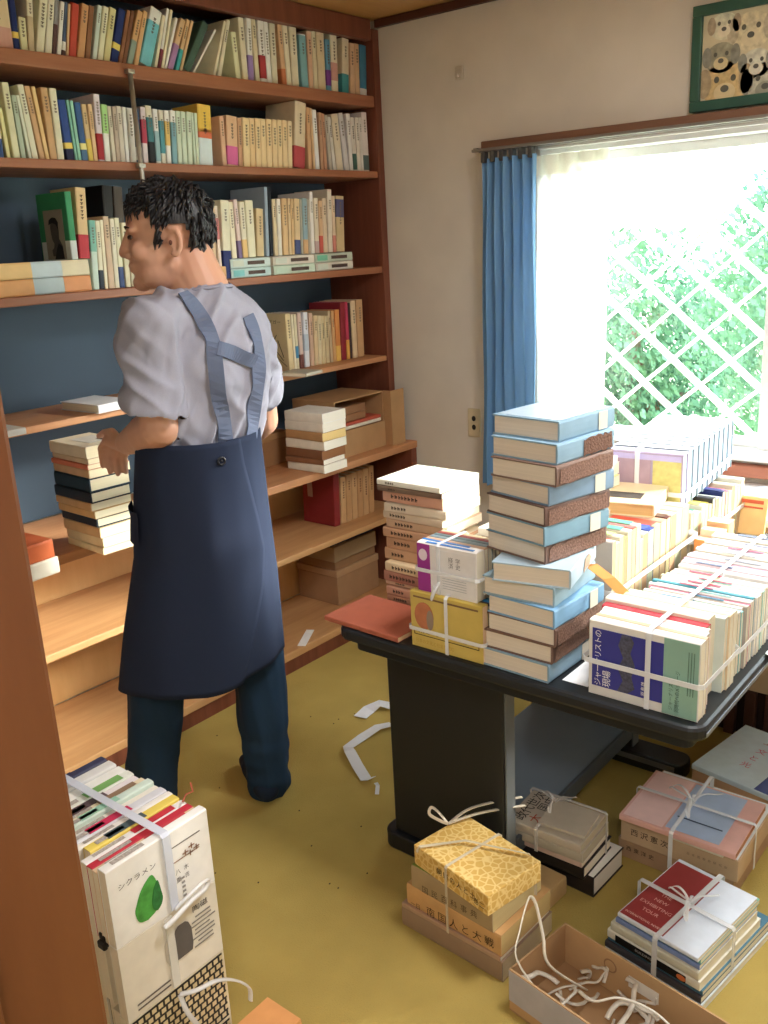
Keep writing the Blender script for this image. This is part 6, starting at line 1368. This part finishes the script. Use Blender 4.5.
for k in range(1150):
    i, j = rnd.randrange(U), rnd.randrange(1, V - 8); p = grid[(i, j)]
    if not hairy(p): continue
    d = Vector(((p.x - C0.x) / RR.x, (p.y - C0.y) / RR.y, (p.z - C0.z) / RR.z)).normalized()
    crown = Vector((-.045, 0, .15)); fl = (p - crown); fl = (fl - d * fl.dot(d))
    if fl.length < 1e-4: continue
    fl.normalize(); fl = (fl + Vector((0, 0, -.35)) + Vector((rnd.uniform(-.35, .35), rnd.uniform(-.35, .35), rnd.uniform(-.2, .2)))).normalized()
    L = rnd.uniform(.022, .042); up_ = .30 if p.z > .09 else .10
    a = p - d * .003; m1 = p + fl * L * .5 + d * L * (.10 + up_ * rnd.random()); e = p + fl * L - d * L * rnd.uniform(-.12, .30)
    if p.x < .05 and not hairy(Vector((e.x, e.y, e.z + .012))) : continue
    cap.tube([MH @ a, MH @ m1, MH @ e], [.0058, .0046, .0008], 5, .5)
ho = build('hair', cap, hair_m, person, smooth=True)
# --- shirt
shirt_m = fabric((156, 156, 170), .0, 1, 700)
sh_ = MB()
def ring_at(px, py, a, b, d=2.315, n=28, rot=0):
    c = P(px, py, d); return [c + Vector((math.cos(t) * a, math.sin(t) * b, 0)) for t in [2 * math.pi * k / n for k in range(n)]]
sh_.loft([ring_at(*q) for q in ((203, 287, .070, .066), (203, 296, .098, .078), (203, 308, .142, .092), (204, 322, .172, .106), (206, 345, .182, .120), (208, 375, .178, .126), (207, 410, .170, .122), (203, 438, .160, .116), (202, 458, .150, .106))])
sh_.cone(P(170, 322, 2.24), sL, .074, .074, 20); sh_.cone(sL, P(151, 380, 2.18), .072, .066, 22); sh_.tube([P(150.5, 370, 2.185), P(151, 392, 2.18), P(151.5, 414, 2.178)], [.064, .073, .076], 24)
sh_.cone(P(230, 332, 2.38), sR, .072, .070, 20); sh_.cone(sR, P(258, 385, 2.49), .070, .070, 20)
def folds(co, n):
    q = Vector((co.x * .788 - co.y * .616, co.x * .616 + co.y * .788, co.z))
    a = noise.noise(Vector((q.x * 16 + q.z * 5.5, q.y * 9, q.z * 4.0))) * .010
    c = 1 - abs(noise.noise(Vector((q.x * 17 - q.z * 9, q.y * 9, q.z * 3.6 + 5)))) * 3.2
    e = 1 - abs(noise.noise(Vector((q.x * 10 + q.z * 11, q.y * 8 + 3, q.z * 4)))) * 3.6
    return a * .8 + max(0, c) * .012 + max(0, e) * .010 - .0075 + noise.noise(co * 50) * .0007
ax_ = (P(152, 415, 2.178) - P(151, 396, 2.18)).normalized()
shirt = remesh('t_shirt', sh_, .0058, 5, shirt_m, person, disp=folds, cut=None)
# open the sleeves a little below the cuff
bmx = bmesh.new(); bmx.from_mesh(shirt.data)
Wp = person.matrix_basis
cuffL = Wp.inverted() @ P(151.5, 410, 2.179)
kill = [f for f in bmx.faces if (f.calc_center_median() - cuffL).dot(ax_) > 0 and (f.calc_center_median() - cuffL).length < .092 and f.normal.dot(ax_) > .55]
bmesh.ops.delete(bmx, geom=kill, context='FACES'); 
neck_p = Wp.inverted() @ P(203, 284, 2.315)
kill = [f for f in bmx.faces if (f.calc_center_median() - neck_p).length < .075 and f.normal.z > .8]
bmesh.ops.delete(bmx, geom=kill, context='FACES'); bmx.to_mesh(shirt.data); bmx.free()
# collar band
cl_ = MB(); cc = P(203, 289, 2.315)
cl_.tube([cc + Vector((math.cos(t) * .068, math.sin(t) * .066, -.004 - .010 * math.sin(t - R_(0)))) for t in [2 * math.pi * k / 32 for k in range(33)]], .0055, 8, .9)
build('collar', cl_, fabric((148, 148, 164), 0, 1, 700), shirt, smooth=True)
# --- trousers
trouser_m = fabric((36, 56, 78), .0, 1, 600)
tr_ = MB()
tr_.cone(P(203, 492, 2.31), P(203, 520, 2.31), .135, .13, 24)
for a, b_, c, rr in ((hL, kL, aL, (.084, .076, .068)), (hR, kR, aR, (.100, .076, .066))):
    tr_.cone(a, b_, rr[0], rr[1], 24); tr_.cone(b_, c, rr[1], rr[2], 24); tr_.cone(c - (c - b_).normalized() * .05, c + (c - b_).normalized() * .012, rr[2], rr[2] * .98, 24)
def tf(co, n):
    a = noise.noise(Vector((co.x * 14, co.y * 14, co.z * 9))) * .006; lo = max(0, min(1, (.30 - co.z) / .25))
    a += (.5 - abs(noise.noise(Vector((co.x * 20 + co.z * 3, co.y * 20, co.z * 2.6))))) * .010 - .004
    return a + lo * .014 * noise.noise(Vector((co.x * 9, co.y * 9, co.z * 22)))
trs = remesh('trousers', tr_, .006, 4, trouser_m, person, disp=tf)
# --- socks
for c, hl, to in ((aL, hlL, toL), (aR, hlR, toR)):
    sk = MB()
    d = (Vector((to.x, to.y, 0)) - Vector((hl.x, hl.y, 0))).normalized(); z = Vector((hl.x, hl.y, 0))
    an = Vector((hl.x, hl.y, .065)).lerp(Vector((to.x, to.y, .065)), .22)
    sk.cone(c, an, .041, .041, 16); sk.cone(z + d * .036 + UP * .042, z + d * .17 + UP * .037, .040, .034, 16); sk.cone(an, z + d * .16 + UP * .038, .041, .033, 16); sk.cone(z + d * .16 + UP * .034, z + d * .238 + UP * .024, .033, .022, 16)
    sock = remesh('sock', sk, .005, 3, fabric((34, 44, 62), 0, 1, 500), person)
# --- apron
apron_m = fabric((38, 46, 66), .0, 1, 800); strap_sunlit = fabric((104, 114, 138), .0, 1, 800)  # strap cloth: the apron's navy with sunlight put into a lighter colour
lev = [(432, 137, 263, 236), (455, 136, 265, 240), (482, 135, 268, 247), (512, 135, 271, 254), (545, 136, 275, 261), (580, 131, 279, 260), (615, 126, 282, 254), (645, 123, 285, 247), (668, 121, 287, 239)]
ls = []
for k in range(len(lev) - 1):
    for s in range(4):
        t = s / 4; ls.append([lev[k][i] + (lev[k + 1][i] - lev[k][i]) * t for i in range(4)])
ls.append(list(lev[-1]))
def skirt(k, ph, off):
    py, l, r_, e = ls[k]; cx = (l + r_) / 2; C = P(cx, py, DB_); A = ((P(r_, py, DB_) - P(l, py, DB_)).length) / 2; t = k / (len(ls) - 1)
    B = .158 + .014 * t
    w = 1 + t * (.028 * math.sin(5 * ph + 1.0) + .018 * math.sin(9 * ph + 2 * t)) + .022 * noise.noise(Vector((math.cos(ph) * 3.5, math.sin(ph) * 3.5, t * 2.2 + 1.5)))
    return C + UP * .035 * t * t * max(0, math.cos(ph)) + RV * (A + off) * math.cos(ph) * w - VD * (B + off) * math.sin(ph) * w
def panel(name, f0, f1, off, n, m):
    th = .003; outer = []; inner = []
    for k in range(len(ls)):
        a0, a1 = f0(k), f1(k)
        outer.append([skirt(k, a0 + (a1 - a0) * i / n, off) for i in range(n + 1)]); inner.append([skirt(k, a0 + (a1 - a0) * i / n, off - th) for i in range(n + 1)])
    mb = MB(); rings = [o + i[::-1] for o, i in zip(outer, inner)]
    mb.loft(rings, closed=True, caps=True)
    return build(name, mb, m, person, smooth=True)
def ae(k):
    py, l, r_, e = ls[k]; return math.acos(max(-.98, min(.98, (e - (l + r_) / 2) / ((r_ - l) / 2))))
AP = panel('apron_back', lambda k: ae(k), lambda k: R_(262), .004, 56, apron_m)
panel('apron_front', lambda k: R_(-100), lambda k: ae(k) + .22, -.006, 44, apron_m)
bvh_me = shirt.data; WS = person.matrix_basis
bt = BVHTree.FromPolygons([WS @ v.co for v in bvh_me.vertices], [tuple(p.vertices) for p in bvh_me.polygons])
def onshirt(px, py, d=None):
    r = ray(px, py).normalized(); hit = bt.ray_cast(EYE, r)
    if hit[0] is None: return P(px, py, d or 2.2), -r
    n = hit[1]; n = n if n.dot(r) < 0 else -n
    return hit[0] + n * .0035, n
def strap_on(name, pts, width, m):
    full = []
    for a, b_ in zip(pts, pts[1:]):
        for s in range(5): full.append((a[0] + (b_[0] - a[0]) * s / 5, a[1] + (b_[1] - a[1]) * s / 5))
    full.append(pts[-1]); pp, nn2 = zip(*[onshirt(*q) for q in full])
    pp = list(pp); nn2 = list(nn2)
    for _ in range(3):
        pp = [pp[0]] + [pp[i] * .5 + (pp[i - 1] + pp[i + 1]) * .25 for i in range(1, len(pp) - 1)] + [pp[-1]]
        nn2 = [nn2[0]] + [(nn2[i] * 2 + nn2[i - 1] + nn2[i + 1]).normalized() for i in range(1, len(nn2) - 1)] + [nn2[-1]]
    mb = MB(); mb.ribbon([p + n * .003 for p, n in zip(pp, nn2)], nn2, width, .003)
    return build(name, mb, m, AP, smooth=False)
strap_on('apron_strap', [(181, 294), (194, 308), (206, 326), (214, 350), (218, 385), (222, 420), (226, 446)], .036, strap_sunlit)
strap_on('apron_strap', [(246, 316), (252, 330), (257, 350), (258, 372), (254, 400), (251, 422), (249, 440)], .036, strap_sunlit)
strap_on('apron_cross_strap', [(218, 349), (230, 352), (243, 356), (254, 361)], .034, strap_sunlit)
c = None
def onskirt(px):
    k = 3; py, l, r_, e = ls[k]; ph = math.acos((px - (l + r_) / 2) / ((r_ - l) / 2)); return skirt(k, ph, .008), (skirt(k, ph, .02) - skirt(k, ph, 0)).normalized()
q, nq = onskirt(217)
bt_ = MB(); tq = nq.orthogonal().normalized(); uq = nq.cross(tq)
bt_.tube([q + (tq * math.cos(t) + uq * math.sin(t)) * .0085 for t in [2 * math.pi * k / 16 for k in range(17)]], .0028, 8)
bt_.ell(q, (.003, .003, .003))
build('apron_button', bt_, mat((28, 30, 36), .3, .5), AP, smooth=True)
pk_ = MB(); rows = []
for k in (10, 11, 12, 13, 14): rows.append([skirt(k, R_(150 + 9 * i), .009 + .008 * (1 if k == 10 else .3)) for i in range(6)])
pk_.loft(rows, closed=False, caps=False); build('apron_pocket', pk_, apron_m, AP, smooth=True)
# ================================================================== OUTSIDE, LIGHT, CAMERA
struct('ground', MB().box(3.2, 30, -16, 20, -.9, -.7), mat((170, 180, 140), .9, .1, .15, 2))
leaf_m = bpy.data.materials.new('leaves'); leaf_m.use_nodes = True; nt = leaf_m.node_tree; b = nt.nodes['Principled BSDF']
n = nt.nodes.new('ShaderNodeTexNoise'); n.inputs['Scale'].default_value = 1.6; tc = nt.nodes.new('ShaderNodeTexCoord'); cr = nt.nodes.new('ShaderNodeMix'); cr.data_type = 'RGBA'
cr.inputs[6].default_value = lin((54, 100, 92)) + [1]; cr.inputs[7].default_value = lin((92, 126, 74)) + [1]
nt.links.new(tc.outputs['Object'], n.inputs['Vector']); nt.links.new(n.outputs['Fac'], cr.inputs[0]); nt.links.new(cr.outputs[2], b.inputs['Base Color']); b.inputs['Roughness'].default_value = .6
tl = nt.nodes.new('ShaderNodeBsdfTranslucent'); ms = nt.nodes.new('ShaderNodeMixShader'); ms.inputs[0].default_value = .35
nt.links.new(cr.outputs[2], tl.inputs['Color']); nt.links.new(b.outputs[0], ms.inputs[1]); nt.links.new(tl.outputs[0], ms.inputs[2]); nt.links.new(ms.outputs[0], nt.nodes['Material Output'].inputs['Surface'])
bark = mat((110, 92, 74), .9, .1, .15, 8)
def tree(x, y, gz, blobs, label, seed, count, size):
    rnd = random.Random(seed); e = empty('tree', (x, y, gz)); tag(e, label, 'tree', 'trees beyond the window')
    lv = MB()
    for (bx, by, bz, r) in blobs:
        for k in range(int(count * r * r)):
            d = Vector((rnd.gauss(0, 1), rnd.gauss(0, 1), rnd.gauss(0, 1))).normalized() * r * (rnd.random() ** .35)
            if noise.noise((Vector((bx, by, bz)) + d) * 2.2) < -.30: continue
            p = Vector((x + bx, y + by, gz + bz)) + d; s = size * rnd.uniform(.6, 1.3)
            a = Vector((rnd.uniform(-1, 1), rnd.uniform(-1, 1), rnd.uniform(-.6, .6))).normalized(); bb_ = a.orthogonal().normalized(); c_ = a.cross(bb_)
            lv.add([p - bb_ * s, p - c_ * s * .5, p + bb_ * s, p + c_ * s * .5], [(0, 1, 2, 3)])
    me = lv.mesh('foliage', e.matrix_basis.inverted(), recalc=False)
    build('foliage', me, leaf_m, e)
    t = MB(); t.tube([(x, y, gz), (x + .05, y, gz + blobs[0][2] * .6), (x + blobs[0][0] * .5, y + blobs[0][1] * .5, gz + blobs[0][2])], [.10, .08, .04], 8)
    for (bx, by, bz, r) in blobs: t.tube([(x + .05, y, gz + blobs[0][2] * .5), (x + bx * .6, y + by * .6, gz + bz * .85), (x + bx, y + by, gz + bz)], [.05, .035, .015], 6)
    build('trunk', t, bark, e)
GZ = -.7
tree(6.0, .9, GZ, [(0, 0, 2.2, .85), (.2, -.7, 2.6, .7), (0, .7, 1.6, .7), (.3, -1.2, 1.7, .8), (0, -.3, .9, .8)], 'bright green leafy tree nearest the window', 1, 8200, .032)
tree(7.2, 3.2, GZ, [(0, 0, 1.5, .8), (0, .7, 1.0, .8), (0, -.7, 1.1, .8), (.2, .2, .6, .7)], 'bushy tree low at the left behind the grille', 2, 6600, .036)
tree(8.8, -.9, GZ, [(0, 0, 2.4, 1.1), (0, .8, 2.9, .8), (0, -.9, 2.0, 1.0), (0, .3, 1.2, 1.0)], 'tall tree at the right side of the window view', 3, 5600, .042)
tree(11.6, 1.9, GZ, [(0, 0, 2.6, 1.2), (0, -1.2, 3.3, 1.1), (0, 1.1, 1.9, 1.1), (0, 0, 1.1, 1.2)], 'pale green tree standing farther back in the window view', 4, 4600, .05)

w = bpy.data.worlds.new('sky'); scene.world = w; w.use_nodes = True; nt = w.node_tree; bg = nt.nodes['Background']
tc = nt.nodes.new('ShaderNodeTexCoord'); sx = nt.nodes.new('ShaderNodeSeparateXYZ'); rp = nt.nodes.new('ShaderNodeValToRGB')
rp.color_ramp.elements[0].position = .0; rp.color_ramp.elements[0].color = (.95, .98, 1, 1); rp.color_ramp.elements[1].position = 1; rp.color_ramp.elements[1].color = (.72, .87, 1, 1)
nt.links.new(tc.outputs['Generated'], sx.inputs[0]); nt.links.new(sx.outputs['Z'], rp.inputs[0]); nt.links.new(rp.outputs[0], bg.inputs['Color'])
bg.inputs['Strength'].default_value = SKY_S
pl = bpy.data.lights.new('window_portal', 'AREA'); pl.shape = 'RECTANGLE'; pl.size = 2.05; pl.size_y = 1.05; pl.cycles.is_portal = True
po_ = bpy.data.objects.new('window_portal', pl); COL.objects.link(po_); po_.location = (3.19, .675, 1.32); po_.rotation_euler = (0, R_(90), 0)
sun = bpy.data.lights.new('sun', 'SUN'); sun.energy = SUN_E; sun.angle = R_(SUN_A); sun.color = (1, .95, .86)
so2 = bpy.data.objects.new('sun', sun); COL.objects.link(so2); dv = Vector(SUN_D).normalized(); so2.rotation_euler = dv.to_track_quat('-Z', 'Y').to_euler()
# added fill lamps with disc fixtures, unseen: one in the room, one in hall
for nm, x, y, pw, sz, lab in (('fill_lamp', 1.55, .35, ROOM_FILL, .42, 'round white fill lamp added on the room ceiling out of view'), ('fill_lamp', -.35, -.25, HALL_FILL, .42, 'round white fill lamp added on the hall ceiling out of view')):
    l = empty(nm, (x, y, CEIL)); tag(l, lab, 'fill lamp')
    build('fill_disc', MB().prism([(x + .24 * math.cos(a), y + .24 * math.sin(a)) for a in [2 * math.pi * k / 32 for k in range(32)]], CEIL - .035, CEIL - .001), mat((235, 235, 230), .5), l)
    al = bpy.data.lights.new('fill_light', 'AREA'); al.shape = 'DISK'; al.size = sz; al.energy = pw; al.color = (1, .99, .98)
    ao = bpy.data.objects.new('fill_light', al); COL.objects.link(ao); ao.location = (x, y, CEIL - .04)
cam = bpy.data.cameras.new('camera'); cam.sensor_fit = 'VERTICAL'; cam.sensor_height = 24.0; cam.lens = FPX / 1024 * 24.0; cam.clip_start = .02
co = bpy.data.objects.new('camera', cam); COL.objects.link(co); co.matrix_world = Matrix.Translation(EYE) @ ROT.to_4x4(); scene.camera = co
vs = scene.view_settings; vs.view_transform = 'Standard'; vs.look = 'None'; vs.gamma = 1.0; vs.use_curve_mapping = False; vs.exposure = EXPO
scene.cycles.max_bounces = 8; scene.cycles.diffuse_bounces = 5; scene.cycles.transparent_max_bounces = 12; scene.cycles.caustics_reflective = False; scene.cycles.caustics_refractive = False
scene.cycles.sample_clamp_indirect = 6.0
scene.cycles.use_denoising = True
